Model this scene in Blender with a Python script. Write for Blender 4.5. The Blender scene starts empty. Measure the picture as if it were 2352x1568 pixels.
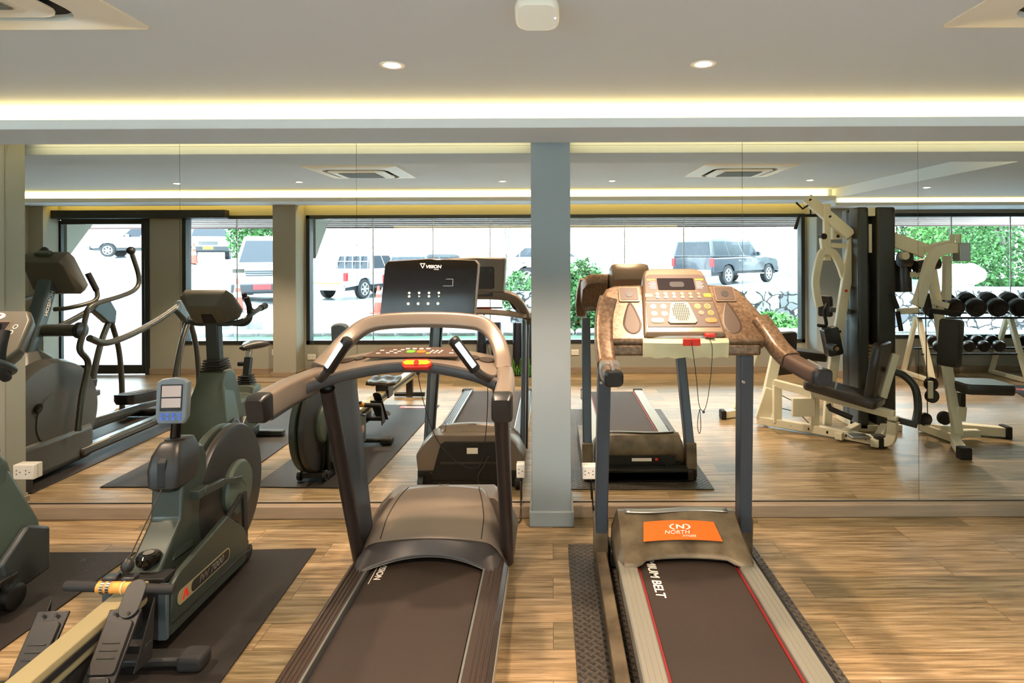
import bpy, bmesh, math, random
from mathutils import Vector, Matrix
random.seed(7)
sc = bpy.context.scene
C = sc.collection
PI = math.pi
# ---------------------------------------------------------------- camera, sky, exposure
F, CX, HY, DEP, CAMZ = 1385.0, 1268.0, 583.0, 3.7, 1.6
cam = bpy.data.cameras.new('camera')
cam.sensor_width = 36.0
cam.lens = 36.0 * F / 2352.0
cam.shift_x = -(CX - 1176.0) / 2352.0
cam.shift_y = -(784.0 - HY) / 2352.0
cam.clip_start = 0.05
cam.clip_end = 300
cam_o = bpy.data.objects.new('camera', cam)
C.objects.link(cam_o)
cam_o.location = (0, -DEP, CAMZ)
cam_o.rotation_mode = 'XYZ'
cam_o.rotation_euler = (Matrix.Rotation(PI / 2, 4, 'X') @ Matrix.Rotation(-0.0035, 4, 'Z')).to_euler()
sc.camera = cam_o
world = bpy.data.worlds.new('overcast_sky')
sc.world = world
world.use_nodes = True
wn = world.node_tree
wn.nodes.clear()
bg = wn.nodes.new('ShaderNodeBackground')
wo = wn.nodes.new('ShaderNodeOutputWorld')
bg.inputs['Color'].default_value = (0.76, 0.89, 1.0, 1)
bg.inputs['Strength'].default_value = 21.0
wn.links.new(bg.outputs[0], wo.inputs[0])
vs = sc.view_settings
vs.view_transform = 'Standard'
vs.look = 'None'
vs.exposure = 0.33
vs.gamma = 1.0
vs.use_curve_mapping = False
cy = sc.cycles
cy.max_bounces = 8
cy.diffuse_bounces = 4
cy.glossy_bounces = 4
cy.transmission_bounces = 4
cy.transparent_max_bounces = 10
cy.caustics_reflective = True
cy.caustics_refractive = False
cy.sample_clamp_indirect = 6.0
SPOT_ON, SPOT_W = (1.0, 0.74, 0.54), 135.0
LED_COL = (1.0, 0.72, 0.27)

def P(px, py, d):            # point seen directly, depth d in front of the camera
    return Vector(((px - CX) / F * d, -DEP + d, CAMZ - (py - HY) / F * d))
def R(px, py, d):            # real position of a point seen in the wall mirror
    return Vector(((px - CX) / F * d, DEP - d, CAMZ - (py - HY) / F * d))

# ---------------------------------------------------------------- materials
def srgb(c):
    return tuple(((x / 255) / 12.92 if x / 255 <= 0.04045 else ((x / 255 + 0.055) / 1.055) ** 2.4) for x in c) + (1.0,)
MATS = {}
def mat(name, col, rough=0.5, metal=0.0, noise=0.0, nscale=8.0, bump=0.0, bscale=200.0, coat=0.0, emit=0.0, spec=0.5, col2=None, stretch=None):
    if name in MATS: return MATS[name]
    m = bpy.data.materials.new(name); m.use_nodes = True
    nt = m.node_tree; b = nt.nodes['Principled BSDF']
    c = srgb(col)
    b.inputs['Base Color'].default_value = c
    b.inputs['Roughness'].default_value = rough
    b.inputs['Metallic'].default_value = metal
    b.inputs['Specular IOR Level'].default_value = spec
    b.inputs['Coat Weight'].default_value = coat
    if emit:
        b.inputs['Emission Color'].default_value = c
        b.inputs['Emission Strength'].default_value = emit
    if noise or bump:
        tc = nt.nodes.new('ShaderNodeTexCoord')
        mp = nt.nodes.new('ShaderNodeMapping')
        nt.links.new(tc.outputs['Object'], mp.inputs[0])
        if stretch: mp.inputs['Scale'].default_value = stretch
    if noise:
        n = nt.nodes.new('ShaderNodeTexNoise'); n.inputs['Scale'].default_value = nscale; n.inputs['Detail'].default_value = 6
        nt.links.new(mp.outputs[0], n.inputs['Vector'])
        r = nt.nodes.new('ShaderNodeValToRGB'); r.color_ramp.elements[0].position = 0.35; r.color_ramp.elements[1].position = 0.68
        r.color_ramp.elements[0].color = tuple(x * (1 - noise) for x in c[:3]) + (1,) if col2 is None else srgb(col2)
        r.color_ramp.elements[1].color = tuple(min(1, x * (1 + noise)) for x in c[:3]) + (1,) if col2 is None else c
        nt.links.new(n.outputs['Fac'], r.inputs[0]); nt.links.new(r.outputs[0], b.inputs['Base Color'])
    if bump:
        n2 = nt.nodes.new('ShaderNodeTexNoise'); n2.inputs['Scale'].default_value = bscale; n2.inputs['Detail'].default_value = 3
        nt.links.new(mp.outputs[0], n2.inputs['Vector'])
        bp = nt.nodes.new('ShaderNodeBump'); bp.inputs['Strength'].default_value = bump; bp.inputs['Distance'].default_value = 0.01
        nt.links.new(n2.outputs['Fac'], bp.inputs['Height']); nt.links.new(bp.outputs[0], b.inputs['Normal'])
    MATS[name] = m
    return m
def emat(name, col, s):
    if name in MATS: return MATS[name]
    m = bpy.data.materials.new(name); m.use_nodes = True
    nt = m.node_tree; nt.nodes.clear()
    e = nt.nodes.new('ShaderNodeEmission'); o = nt.nodes.new('ShaderNodeOutputMaterial')
    e.inputs[0].default_value = tuple(col) + (1,); e.inputs[1].default_value = s
    nt.links.new(e.outputs[0], o.inputs[0]); MATS[name] = m
    return m
def glass_mat():
    m = bpy.data.materials.new('window_glass'); m.use_nodes = True
    nt = m.node_tree; nt.nodes.clear()
    t = nt.nodes.new('ShaderNodeBsdfTransparent'); t.inputs[0].default_value = (0.93, 0.97, 0.96, 1)
    g = nt.nodes.new('ShaderNodeBsdfGlossy'); g.inputs['Roughness'].default_value = 0.0
    lf = nt.nodes.new('ShaderNodeLayerWeight'); lf.inputs[0].default_value = 0.5
    pw = nt.nodes.new('ShaderNodeMath'); pw.operation = 'POWER'; pw.inputs[1].default_value = 5.0
    lw = nt.nodes.new('ShaderNodeMath'); lw.operation = 'MULTIPLY_ADD'; lw.inputs[1].default_value = 0.9; lw.inputs[2].default_value = 0.03
    nt.links.new(lf.outputs['Facing'], pw.inputs[0]); nt.links.new(pw.outputs[0], lw.inputs[0])
    mx = nt.nodes.new('ShaderNodeMixShader'); o = nt.nodes.new('ShaderNodeOutputMaterial')
    nt.links.new(lw.outputs[0], mx.inputs[0]); nt.links.new(t.outputs[0], mx.inputs[1]); nt.links.new(g.outputs[0], mx.inputs[2])
    nt.links.new(mx.outputs[0], o.inputs[0]); MATS['glass'] = m
    return m
def mirror_mat():
    m = bpy.data.materials.new('silvered_mirror'); m.use_nodes = True
    nt = m.node_tree; nt.nodes.clear()
    g = nt.nodes.new('ShaderNodeBsdfGlossy'); g.inputs['Roughness'].default_value = 0.0
    g.inputs[0].default_value = (0.89, 0.915, 0.89, 1)
    o = nt.nodes.new('ShaderNodeOutputMaterial'); nt.links.new(g.outputs[0], o.inputs[0]); MATS['mirror'] = m
    return m
def floor_mat():
    m = bpy.data.materials.new('wood_vinyl_planks'); m.use_nodes = True
    nt = m.node_tree; b = nt.nodes['Principled BSDF']; L = nt.links.new
    tc = nt.nodes.new('ShaderNodeTexCoord')
    br = nt.nodes.new('ShaderNodeTexBrick')
    br.offset = 0.37; br.inputs['Scale'].default_value = 1.0
    br.inputs['Brick Width'].default_value = 1.22; br.inputs['Row Height'].default_value = 0.18
    br.inputs['Mortar Size'].default_value = 0.0012; br.inputs['Mortar Smooth'].default_value = 0.1
    br.inputs['Color1'].default_value = (0, 0, 0, 1); br.inputs['Color2'].default_value = (1, 1, 1, 1)
    br.inputs['Mortar'].default_value = (0.3, 0.3, 0.3, 1); br.inputs['Bias'].default_value = 0.0
    L(tc.outputs['Object'], br.inputs['Vector'])
    # grain: long streaks shifted per plank
    mp = nt.nodes.new('ShaderNodeMapping'); mp.inputs['Scale'].default_value = (1.5, 26, 1)
    sh = nt.nodes.new('ShaderNodeVectorMath'); sh.operation = 'ADD'
    cx = nt.nodes.new('ShaderNodeCombineXYZ'); mu = nt.nodes.new('ShaderNodeMath'); mu.operation = 'MULTIPLY'; mu.inputs[1].default_value = 37.0
    L(br.outputs['Color'], mu.inputs[0]); L(mu.outputs[0], cx.inputs[0]); L(mu.outputs[0], cx.inputs[2])
    L(tc.outputs['Object'], mp.inputs[0]); L(mp.outputs[0], sh.inputs[0]); L(cx.outputs[0], sh.inputs[1])
    n = nt.nodes.new('ShaderNodeTexNoise'); n.inputs['Scale'].default_value = 1.8; n.inputs['Detail'].default_value = 10; n.inputs['Roughness'].default_value = 0.62; n.inputs['Distortion'].default_value = 0.6
    L(sh.outputs[0], n.inputs['Vector'])
    r = nt.nodes.new('ShaderNodeValToRGB'); e = r.color_ramp.elements
    e[0].position = 0.30; e[0].color = srgb((96, 80, 54)); e[1].position = 0.72; e[1].color = srgb((196, 174, 142))
    e2 = r.color_ramp.elements.new(0.5); e2.color = srgb((154, 132, 98))
    L(n.outputs['Fac'], r.inputs[0])
    mx = nt.nodes.new('ShaderNodeMix'); mx.data_type = 'RGBA'; mx.blend_type = 'MULTIPLY'; mx.inputs[0].default_value = 1.0
    r2 = nt.nodes.new('ShaderNodeValToRGB'); f = r2.color_ramp.elements
    f[0].color = (0.58, 0.60, 0.54, 1); f[1].color = (1.15, 1.08, 1.02, 1)
    L(br.outputs['Color'], r2.inputs[0]); L(r.outputs[0], mx.inputs[6]); L(r2.outputs[0], mx.inputs[7])
    mo = nt.nodes.new('ShaderNodeMix'); mo.data_type = 'RGBA'; L(br.outputs['Fac'], mo.inputs[0]); L(mx.outputs[2], mo.inputs[6]); mo.inputs[7].default_value = srgb((78, 60, 42))
    L(mo.outputs[2], b.inputs['Base Color'])
    b.inputs['Roughness'].default_value = 0.36
    bp = nt.nodes.new('ShaderNodeBump'); bp.inputs['Strength'].default_value = 0.12; bp.inputs['Distance'].default_value = 0.004
    L(n.outputs['Fac'], bp.inputs['Height']); L(bp.outputs[0], b.inputs['Normal'])
    MATS['floor'] = m
    return m
def stone_mat(name, c1, c2, scale, joint):
    m = bpy.data.materials.new(name); m.use_nodes = True
    nt = m.node_tree; b = nt.nodes['Principled BSDF']; L = nt.links.new
    tc = nt.nodes.new('ShaderNodeTexCoord'); nz = nt.nodes.new('ShaderNodeTexNoise'); nz.inputs['Scale'].default_value = 4.0
    mxv = nt.nodes.new('ShaderNodeMix'); mxv.data_type = 'VECTOR'; mxv.inputs[0].default_value = 0.22
    L(tc.outputs['Object'], mxv.inputs[4]); L(tc.outputs['Object'], nz.inputs['Vector']); L(nz.outputs['Color'], mxv.inputs[5])
    v = nt.nodes.new('ShaderNodeTexVoronoi'); v.inputs['Scale'].default_value = scale
    v2 = nt.nodes.new('ShaderNodeTexVoronoi'); v2.feature = 'DISTANCE_TO_EDGE'; v2.inputs['Scale'].default_value = scale
    L(mxv.outputs[1], v.inputs['Vector']); L(mxv.outputs[1], v2.inputs['Vector'])
    sp = nt.nodes.new('ShaderNodeSeparateColor'); L(v.outputs['Color'], sp.inputs[0])
    r = nt.nodes.new('ShaderNodeValToRGB'); r.color_ramp.elements[0].color = srgb(c1); r.color_ramp.elements[1].color = srgb(c2)
    L(sp.outputs[0], r.inputs[0])
    j = nt.nodes.new('ShaderNodeValToRGB'); j.color_ramp.elements[0].position = 0.02; j.color_ramp.elements[1].position = 0.07
    L(v2.outputs['Distance'], j.inputs[0])
    mx = nt.nodes.new('ShaderNodeMix'); mx.data_type = 'RGBA'; L(j.outputs[0], mx.inputs[0]); mx.inputs[6].default_value = srgb(joint); L(r.outputs[0], mx.inputs[7])
    L(mx.outputs[2], b.inputs['Base Color']); b.inputs['Roughness'].default_value = 0.85
    bp = nt.nodes.new('ShaderNodeBump'); bp.inputs['Strength'].default_value = 0.8; bp.inputs['Distance'].default_value = 0.05
    L(j.outputs[0], bp.inputs['Height']); L(bp.outputs[0], b.inputs['Normal'])
    MATS[name] = m
    return m
def tread_mat():
    m = bpy.data.materials.new('diamond_plate_rubber'); m.use_nodes = True
    nt = m.node_tree; b = nt.nodes['Principled BSDF']; L = nt.links.new
    tc = nt.nodes.new('ShaderNodeTexCoord'); hs = []
    for a in (0.785, -0.785):
        mp = nt.nodes.new('ShaderNodeMapping'); mp.inputs['Rotation'].default_value = (0, 0, a)
        if a < 0: mp.inputs['Location'].default_value = (0.01, 0.014, 0)
        L(tc.outputs['Object'], mp.inputs[0])
        br = nt.nodes.new('ShaderNodeTexBrick'); br.offset = 0.5; br.inputs['Scale'].default_value = 1
        br.inputs['Brick Width'].default_value = 0.055; br.inputs['Row Height'].default_value = 0.0275
        br.inputs['Mortar Size'].default_value = 0.0095; br.inputs['Mortar Smooth'].default_value = 0.6
        L(mp.outputs[0], br.inputs['Vector']); hs.append(br)
    mn = nt.nodes.new('ShaderNodeMath'); mn.operation = 'MINIMUM'
    L(hs[0].outputs['Fac'], mn.inputs[0]); L(hs[1].outputs['Fac'], mn.inputs[1])
    iv = nt.nodes.new('ShaderNodeMath'); iv.operation = 'SUBTRACT'; iv.inputs[0].default_value = 1.0; L(mn.outputs[0], iv.inputs[1])
    bp = nt.nodes.new('ShaderNodeBump'); bp.inputs['Strength'].default_value = 1.0; bp.inputs['Distance'].default_value = 0.004
    L(iv.outputs[0], bp.inputs['Height']); L(bp.outputs[0], b.inputs['Normal'])
    r = nt.nodes.new('ShaderNodeValToRGB'); r.color_ramp.elements[0].color = srgb((44, 40, 36)); r.color_ramp.elements[1].color = srgb((74, 66, 56))
    L(iv.outputs[0], r.inputs[0]); L(r.outputs[0], b.inputs['Base Color']); b.inputs['Roughness'].default_value = 0.5
    MATS['tread'] = m
    return m
glass_mat(); mirror_mat(); floor_mat(); tread_mat()
stone_mat('pale_stone', (150, 148, 144), (210, 208, 202), 1.1, (104, 104, 102))
stone_mat('grey_stone', (52, 56, 62), (150, 150, 148), 4.6, (14, 14, 16))
mat('ceiling_paint', (212, 220, 226), 0.85, bump=0.05, bscale=3)
mat('wall_paint', (158, 156, 142), 0.75, bump=0.03, bscale=60)
mat('pillar_paint', (142, 152, 154), 0.7, bump=0.03, bscale=60)
mat('skirting_wood', (150, 132, 110), 0.45, noise=0.12, nscale=3, stretch=(1, 14, 14))
mat('dark_aluminium', (44, 46, 46), 0.4, 0.3)
mat('white_plastic', (232, 228, 216), 0.35)
mat('vent_white', (232, 226, 210), 0.45)
mat('vent_dark', (30, 28, 24), 0.7)
mat('vent_grille', (120, 118, 108), 0.6)
mat('black_plastic', (22, 22, 22), 0.38, bump=0.06, bscale=300)
mat('black_rubber', (26, 25, 24), 0.75)
mat('black_gloss', (15, 12, 10), 0.09, coat=0.0, spec=0.4)
mat('chrome', (210, 210, 208), 0.14, 1.0)
mat('brushed_metal', (172, 170, 164), 0.35, 0.9)
mat('tread_silver', (126, 112, 98), 0.34, 0.3, noise=0.05, nscale=3)
mat('tread_dark', (54, 50, 48), 0.4, 0.1)
mat('upright_blue', (70, 76, 84), 0.4, 0.35)
mat('upright_brown', (44, 36, 34), 0.35, 0.2)
mat('rail_dark', (66, 54, 46), 0.32, 0.3)
mat('belt_black', (42, 29, 18), 0.7, noise=0.12, nscale=2.5, bump=0.2, bscale=260)
mat('console_worn', (126, 102, 78), 0.36, 0.3, noise=0.5, nscale=70, col2=(88, 66, 46))
mat('console_silver', (132, 112, 92), 0.3, 0.4)
mat('fascia_beige', (196, 182, 142), 0.5, noise=0.12, nscale=9)
mat('panel_brown', (74, 54, 40), 0.5)
mat('recess_brown', (66, 50, 36), 0.5, 0.2)
mat('fan_ivory', (168, 156, 132), 0.5)
mat('kerb_stone', (120, 120, 118), 0.9, noise=0.35, nscale=5, bump=0.5, bscale=12)
mat('orange_label', (238, 104, 24), 0.4)
mat('red_clip', (214, 44, 28), 0.35)
mat('yellow_clip', (246, 190, 30), 0.35)
mat('white_print', (236, 228, 214), 0.5)
mat('hood_worn', (116, 102, 78), 0.45, 0.15, noise=0.35, nscale=9, col2=(76, 64, 46))
mat('alloy_rail', (150, 146, 132), 0.38, 0.45)
mat('red_edge', (120, 18, 16), 0.5)
mat('matte_black', (16, 16, 16), 0.6)
mat('rubber_mat', (32, 26, 21), 0.6, noise=0.2, nscale=4, bump=0.12, bscale=90)
mat('rower_teal', (54, 62, 55), 0.35, 0.3)
mat('rower_dark', (38, 37, 34), 0.42, 0.15, noise=0.12, nscale=12)
mat('rower_rail', (176, 164, 124), 0.36, 0.5)
mat('lcd', (170, 150, 138), 0.15)
mat('lcd_dark', (40, 34, 36), 0.1, coat=0.5)
mat('console_grey', (98, 106, 110), 0.4)
mat('blue_button', (60, 96, 190), 0.4)
mat('orange_tape', (204, 142, 60), 0.6, noise=0.2, nscale=40)
mat('bike_grey', (70, 80, 68), 0.45, 0.1)
mat('bike_dark', (52, 58, 58), 0.42, 0.2)
mat('bike_console', (84, 80, 68), 0.4)
mat('elliptical_grey', (78, 76, 70), 0.4, 0.15)
mat('elliptical_mast', (84, 96, 100), 0.36, 0.4)
mat('elliptical_tube', (74, 72, 64), 0.34, 0.5)
mat('gym_cream', (230, 222, 194), 0.42, noise=0.04, nscale=4)
mat('gym_shroud', (50, 49, 42), 0.4, 0.15)
mat('vinyl_black', (46, 42, 38), 0.32, bump=0.05, bscale=90)
mat('plate_brass', (176, 140, 84), 0.4, 0.5)
mat('seat_gloss', (92, 60, 34), 0.2, coat=0.5)
mat('soffit', (150, 132, 126), 0.7)
mat('fascia_dark', (86, 58, 52), 0.6)
mat('wet_road', (150, 156, 160), 0.28, noise=0.12, nscale=0.6, bump=0.1, bscale=6)
mat('turf', (8, 56, 30), 0.9, noise=0.2, nscale=20)
mat('car_white', (176, 184, 194), 0.35, coat=0.15)
mat('car_black', (14, 20, 30), 0.3, coat=0.25)
mat('car_glass', (14, 22, 32), 0.25, spec=0.25)
mat('car_trim', (18, 22, 28), 0.5)
mat('tyre', (16, 17, 20), 0.8)
mat('rim', (190, 194, 198), 0.3, 0.8)
mat('tail_red', (150, 14, 16), 0.3)
mat('plate_yellow', (170, 110, 12), 0.5)
mat('plate_red', (160, 26, 28), 0.5)
mat('cone_orange', (168, 40, 20), 0.6)
mat('leaf', (44, 86, 34), 0.7, noise=0.35, nscale=3)
mat('leaf_pale', (74, 122, 56), 0.7, noise=0.3, nscale=3)
mat('bark', (120, 116, 108), 0.9, noise=0.2, nscale=10)
mat('clay', (176, 150, 146), 0.8)
mat('mat_navy', (24, 26, 40), 0.45)
mat('print_green', (96, 170, 40), 0.6)

# ---------------------------------------------------------------- mesh helpers
OFF = {}
def spline(pts, res=8):
    pts = [Vector(p) for p in pts]
    out = []
    for i in range(len(pts) - 1):
        p0 = pts[i - 1] if i else pts[0] * 2 - pts[1]
        p1, p2 = pts[i], pts[i + 1]
        p3 = pts[i + 2] if i + 2 < len(pts) else p2 * 2 - p1
        for k in range(res):
            t = k / res
            out.append(0.5 * ((2 * p1) + (p2 - p0) * t + (2 * p0 - 5 * p1 + 4 * p2 - p3) * t * t + (3 * p1 - p0 - 3 * p2 + p3) * t ** 3))
    out.append(pts[-1])
    return out
def fillet(pts, r=0.04, n=5):
    pts = [Vector(p) for p in pts]
    out = [pts[0]]
    for i in range(1, len(pts) - 1):
        a, b, c = pts[i - 1], pts[i], pts[i + 1]
        u, v = (a - b), (c - b)
        k = min(r, u.length * 0.45, v.length * 0.45)
        s, e = b + u.normalized() * k, b + v.normalized() * k
        for j in range(n + 1):
            t = j / n
            out.append(s * (1 - t) ** 2 + b * 2 * t * (1 - t) + e * t * t)
    out.append(pts[-1])
    return out
class M:
    def __init__(self, T=None):
        self.v, self.f, self.T = [], [], T
    def add(self, vs, fs):
        o = len(self.v)
        self.v += [(self.T @ Vector(p)) if self.T else Vector(p) for p in vs]
        self.f += [tuple(i + o for i in q) for q in fs]
        return self
    def box(self, x0, x1, y0, y1, z0, z1):
        x0, x1 = sorted((x0, x1)); y0, y1 = sorted((y0, y1)); z0, z1 = sorted((z0, z1))
        v = [(x, y, z) for x in (x0, x1) for y in (y0, y1) for z in (z0, z1)]
        return self.add(v, [(0, 1, 3, 2), (4, 6, 7, 5), (0, 4, 5, 1), (2, 3, 7, 6), (0, 2, 6, 4), (1, 5, 7, 3)])
    def fbox(self, mx, u0, u1, v0, v1, w0, w1):   # box in a frame matrix
        v = [mx @ Vector((x, y, z)) for x in (u0, u1) for y in (v0, v1) for z in (w0, w1)]
        return self.add(v, [(0, 1, 3, 2), (4, 6, 7, 5), (0, 4, 5, 1), (2, 3, 7, 6), (0, 2, 6, 4), (1, 5, 7, 3)])
    def bar(self, p, q, w, h, up=(0, 0, 1)):
        return self.sweep([p, q], [(-w / 2, -h / 2), (w / 2, -h / 2), (w / 2, h / 2), (-w / 2, h / 2)], up)
    def sweep(self, pts, sec, up=(0, 0, 1), scales=None, closed=False):
        pts = [Vector(p) for p in pts]; n = len(sec); vs = []
        up = Vector(up)
        for i, p in enumerate(pts):
            if closed: t = pts[(i + 1) % len(pts)] - pts[i - 1]
            else: t = (pts[min(i + 1, len(pts) - 1)] - pts[max(i - 1, 0)])
            t.normalize()
            x = t.cross(up)
            if x.length < 1e-3: x = t.cross(Vector((0, 1, 0.01)))
            x.normalize(); y = x.cross(t).normalized()
            s = scales[i] if scales else 1
            vs += [p + x * a * s + y * b * s for a, b in sec]
        fs = []
        m = len(pts)
        for i in range(m if closed else m - 1):
            for k in range(n):
                a, b = i * n + k, i * n + (k + 1) % n
                c, d = ((i + 1) % m) * n + (k + 1) % n, ((i + 1) % m) * n + k
                fs.append((a, b, c, d))
        if not closed: fs += [tuple(range(n))[::-1], tuple(range((m - 1) * n, m * n))]
        return self.add(vs, fs)
    def tube(self, pts, r, n=10, closed=False, scales=None):
        # parallel-transport round tube
        pts = [Vector(p) for p in pts]; m = len(pts); vs = []
        t0 = (pts[1] - pts[0]).normalized()
        x = t0.cross(Vector((0, 0, 1)))
        if x.length < 1e-3: x = t0.cross(Vector((1, 0, 0)))
        x.normalize()
        for i, p in enumerate(pts):
            if closed: t = pts[(i + 1) % m] - pts[i - 1]
            else: t = pts[min(i + 1, m - 1)] - pts[max(i - 1, 0)]
            t.normalize(); x = (x - t * x.dot(t)).normalized(); y = t.cross(x)
            rr = r * (scales[i] if scales else 1)
            vs += [p + (x * math.cos(2 * PI * k / n) + y * math.sin(2 * PI * k / n)) * rr for k in range(n)]
        fs = []
        for i in range(m if closed else m - 1):
            for k in range(n):
                j = (i + 1) % m
                fs.append((i * n + k, i * n + (k + 1) % n, j * n + (k + 1) % n, j * n + k))
        if not closed: fs += [tuple(range(n))[::-1], tuple(range((m - 1) * n, m * n))]
        return self.add(vs, fs)
    def cyl(self, p, q, r, n=20, r2=None):
        return self.tube([p, q], r, n, scales=[1, (r2 if r2 is not None else r) / r])
    def prism(self, poly, axis, a, b):   # poly of 2D points, extruded along an axis between a and b
        def mk(u, v, w): return {'x': (w, u, v), 'y': (u, w, v), 'z': (u, v, w)}[axis]
        n = len(poly)
        vs = [mk(u, v, a) for u, v in poly] + [mk(u, v, b) for u, v in poly]
        return self.add(vs, [tuple(range(n))[::-1], tuple(range(n, 2 * n))] + [(k, (k + 1) % n, n + (k + 1) % n, n + k) for k in range(n)])
    def fprism(self, mx, poly, a, b):
        n = len(poly)
        vs = [mx @ Vector((u, v, a)) for u, v in poly] + [mx @ Vector((u, v, b)) for u, v in poly]
        return self.add(vs, [tuple(range(n))[::-1], tuple(range(n, 2 * n))] + [(k, (k + 1) % n, n + (k + 1) % n, n + k) for k in range(n)])
    def loft(self, rings, cap=True):
        n = len(rings[0]); vs = [p for r in rings for p in r]; fs = []
        for i in range(len(rings) - 1):
            for k in range(n): fs.append((i * n + k, i * n + (k + 1) % n, (i + 1) * n + (k + 1) % n, (i + 1) * n + k))
        if cap: fs += [tuple(range(n))[::-1], tuple(range((len(rings) - 1) * n, len(rings) * n))]
        return self.add(vs, fs)
    def grid(self, rows):
        n = len(rows[0]); vs = [p for r in rows for p in r]
        return self.add(vs, [(i * n + k, i * n + k + 1, (i + 1) * n + k + 1, (i + 1) * n + k) for i in range(len(rows) - 1) for k in range(n - 1)])
    def lathe(self, prof, c=(0, 0, 0), n=24, axis='z'):   # prof [(r, h)]
        c = Vector(c); rings = []
        for r, h in prof:
            ring = []
            for k in range(n):
                a, b = r * math.cos(2 * PI * k / n), r * math.sin(2 * PI * k / n)
                ring.append(c + Vector({'z': (a, b, h), 'y': (a, h, b), 'x': (h, a, b)}[axis]))
            rings.append(ring)
        return self.loft(rings)
    def ball(self, c, r, n=12, s=(1, 1, 1)):
        return self.lathe([(max(1e-4, r * math.sin(PI * i / 8)) * 1.0, -r * math.cos(PI * i / 8)) for i in range(9)], (0, 0, 0), n) if False else self._ball(Vector(c), r, n, s)
    def _ball(self, c, r, n, s):
        rings = []
        for i in range(9):
            a = PI * i / 8
            rr = max(1e-4, math.sin(a)) * r
            rings.append([c + Vector((rr * math.cos(2 * PI * k / n) * s[0], rr * math.sin(2 * PI * k / n) * s[1], -r * math.cos(a) * s[2])) for k in range(n)])
        return self.loft(rings)
    def build(self, name, material, parent=None, bevel=0.0, smooth=True, segs=2, ang=35, sub=0):
        me = bpy.data.meshes.new(name)
        off = OFF.get(parent.name, Vector()) if parent else Vector()
        me.from_pydata([tuple(p - off) for p in self.v], [], self.f)
        me.validate()
        bm = bmesh.new(); bm.from_mesh(me); bmesh.ops.recalc_face_normals(bm, faces=bm.faces); bm.to_mesh(me); bm.free()
        if smooth:
            me.polygons.foreach_set('use_smooth', [True] * len(me.polygons))
            me.set_sharp_from_angle(angle=math.radians(ang))
        me.materials.append(MATS[material] if isinstance(material, str) else material)
        o = bpy.data.objects.new(name, me); C.objects.link(o)
        if parent: o.parent = parent; OFF[o.name] = off
        if bevel:
            b = o.modifiers.new('bevel', 'BEVEL'); b.width = bevel; b.segments = segs; b.limit_method = 'ANGLE'; b.angle_limit = math.radians(40)
            b.harden_normals = False
        if sub:
            s = o.modifiers.new('subsurf', 'SUBSURF'); s.levels = sub; s.render_levels = sub
        return o
def tag(o, label, cat, group=None):
    o['label'] = label; o['category'] = cat
    if group: o['group'] = group
    return o
def thing(name, label, cat, loc=(0, 0, 0), group=None, local=False, rz=0.0):
    o = bpy.data.objects.new(name, None); C.objects.link(o)
    o.empty_display_size = 0.1
    o.location = loc; o.rotation_euler = (0, 0, rz)
    OFF[o.name] = Vector() if local else Vector(loc)
    return tag(o, label, cat, group)
def struct(o):
    o['kind'] = 'structure'
    return o
def frame(o, u, v):
    u = Vector(u).normalized(); v = Vector(v); v = (v - u * v.dot(u)).normalized(); w = u.cross(v)
    m = Matrix((u, v, w)).transposed().to_4x4(); m.translation = Vector(o)
    return m
def text(name, s, size, mx, material, parent, extrude=0.0006, align='CENTER', sx=1.0, shear=0.0, bold=0.0):
    cu = bpy.data.curves.new(name, 'FONT'); cu.body = s; cu.size = size; cu.extrude = extrude
    cu.align_x = align; cu.align_y = 'CENTER'; cu.shear = shear; cu.offset = bold
    tmp = bpy.data.objects.new(name, cu)
    me = bpy.data.meshes.new_from_object(tmp); bpy.data.objects.remove(tmp); bpy.data.curves.remove(cu)
    me.name = name; me.materials.clear(); me.materials.append(MATS[material])
    o = bpy.data.objects.new(name, me); C.objects.link(o)
    off = OFF.get(parent.name, Vector())
    o.parent = parent
    o.matrix_basis = Matrix.Translation(-off) @ mx @ Matrix.Diagonal((sx, 1, 1, 1))
    return o
def copy_tree(o, parent=None):
    c = o.copy(); C.objects.link(c)
    if parent: c.parent = parent
    for ch in list(o.children): copy_tree(ch, c)
    return c
def ring(a, b, n=24, r=1.0):
    return [(a + r * math.cos(2 * PI * k / n), b + r * math.sin(2 * PI * k / n)) for k in range(n)]
def rrect(x0, x1, y0, y1, r, n=5):
    out = []
    for cx_, cy_, a0 in ((x1 - r, y0 + r, -PI / 2), (x1 - r, y1 - r, 0), (x0 + r, y1 - r, PI / 2), (x0 + r, y0 + r, PI)):
        for k in range(n + 1):
            a = a0 + PI / 2 * k / n
            out.append((cx_ + r * math.cos(a), cy_ + r * math.sin(a)))
    return out
# ================================================================ the room
XL, XR, YB = -6.95, 7.3, -4.4
ZC, ZL0, ZL1 = 2.385, 2.247, 2.297
ZR = 2.27
def S(name, mb, m, bevel=0.0, smooth=False, parent=None):
    return struct(mb.build(name, m, parent, bevel, smooth)) if parent is None else mb.build(name, m, parent, bevel, smooth)
S('floor', M().box(XL - .2, XR + .2, YB - .2, 0.1, -0.12, 0), 'floor')
w = M(); w.box(XL - .2, XR + .2, 0.02, 0.2, 0, 2.7)
w.box(XL, -3.355, -0.147, 0.02, 0, 2.7)
S('wall_front', w, 'wall_paint')
S('wall_pillar', M().box(-0.124, 0.108, -0.155, 0.02, 0, 2.36), 'pillar_paint', 0.004, True)
S('wall_left', M().box(XL - .2, XL, YB, 0.02, 0, 2.7), 'wall_paint')
S('wall_right', M().box(XR, XR + .2, YB, 0.02, 0, 2.7), 'wall_paint')
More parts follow.
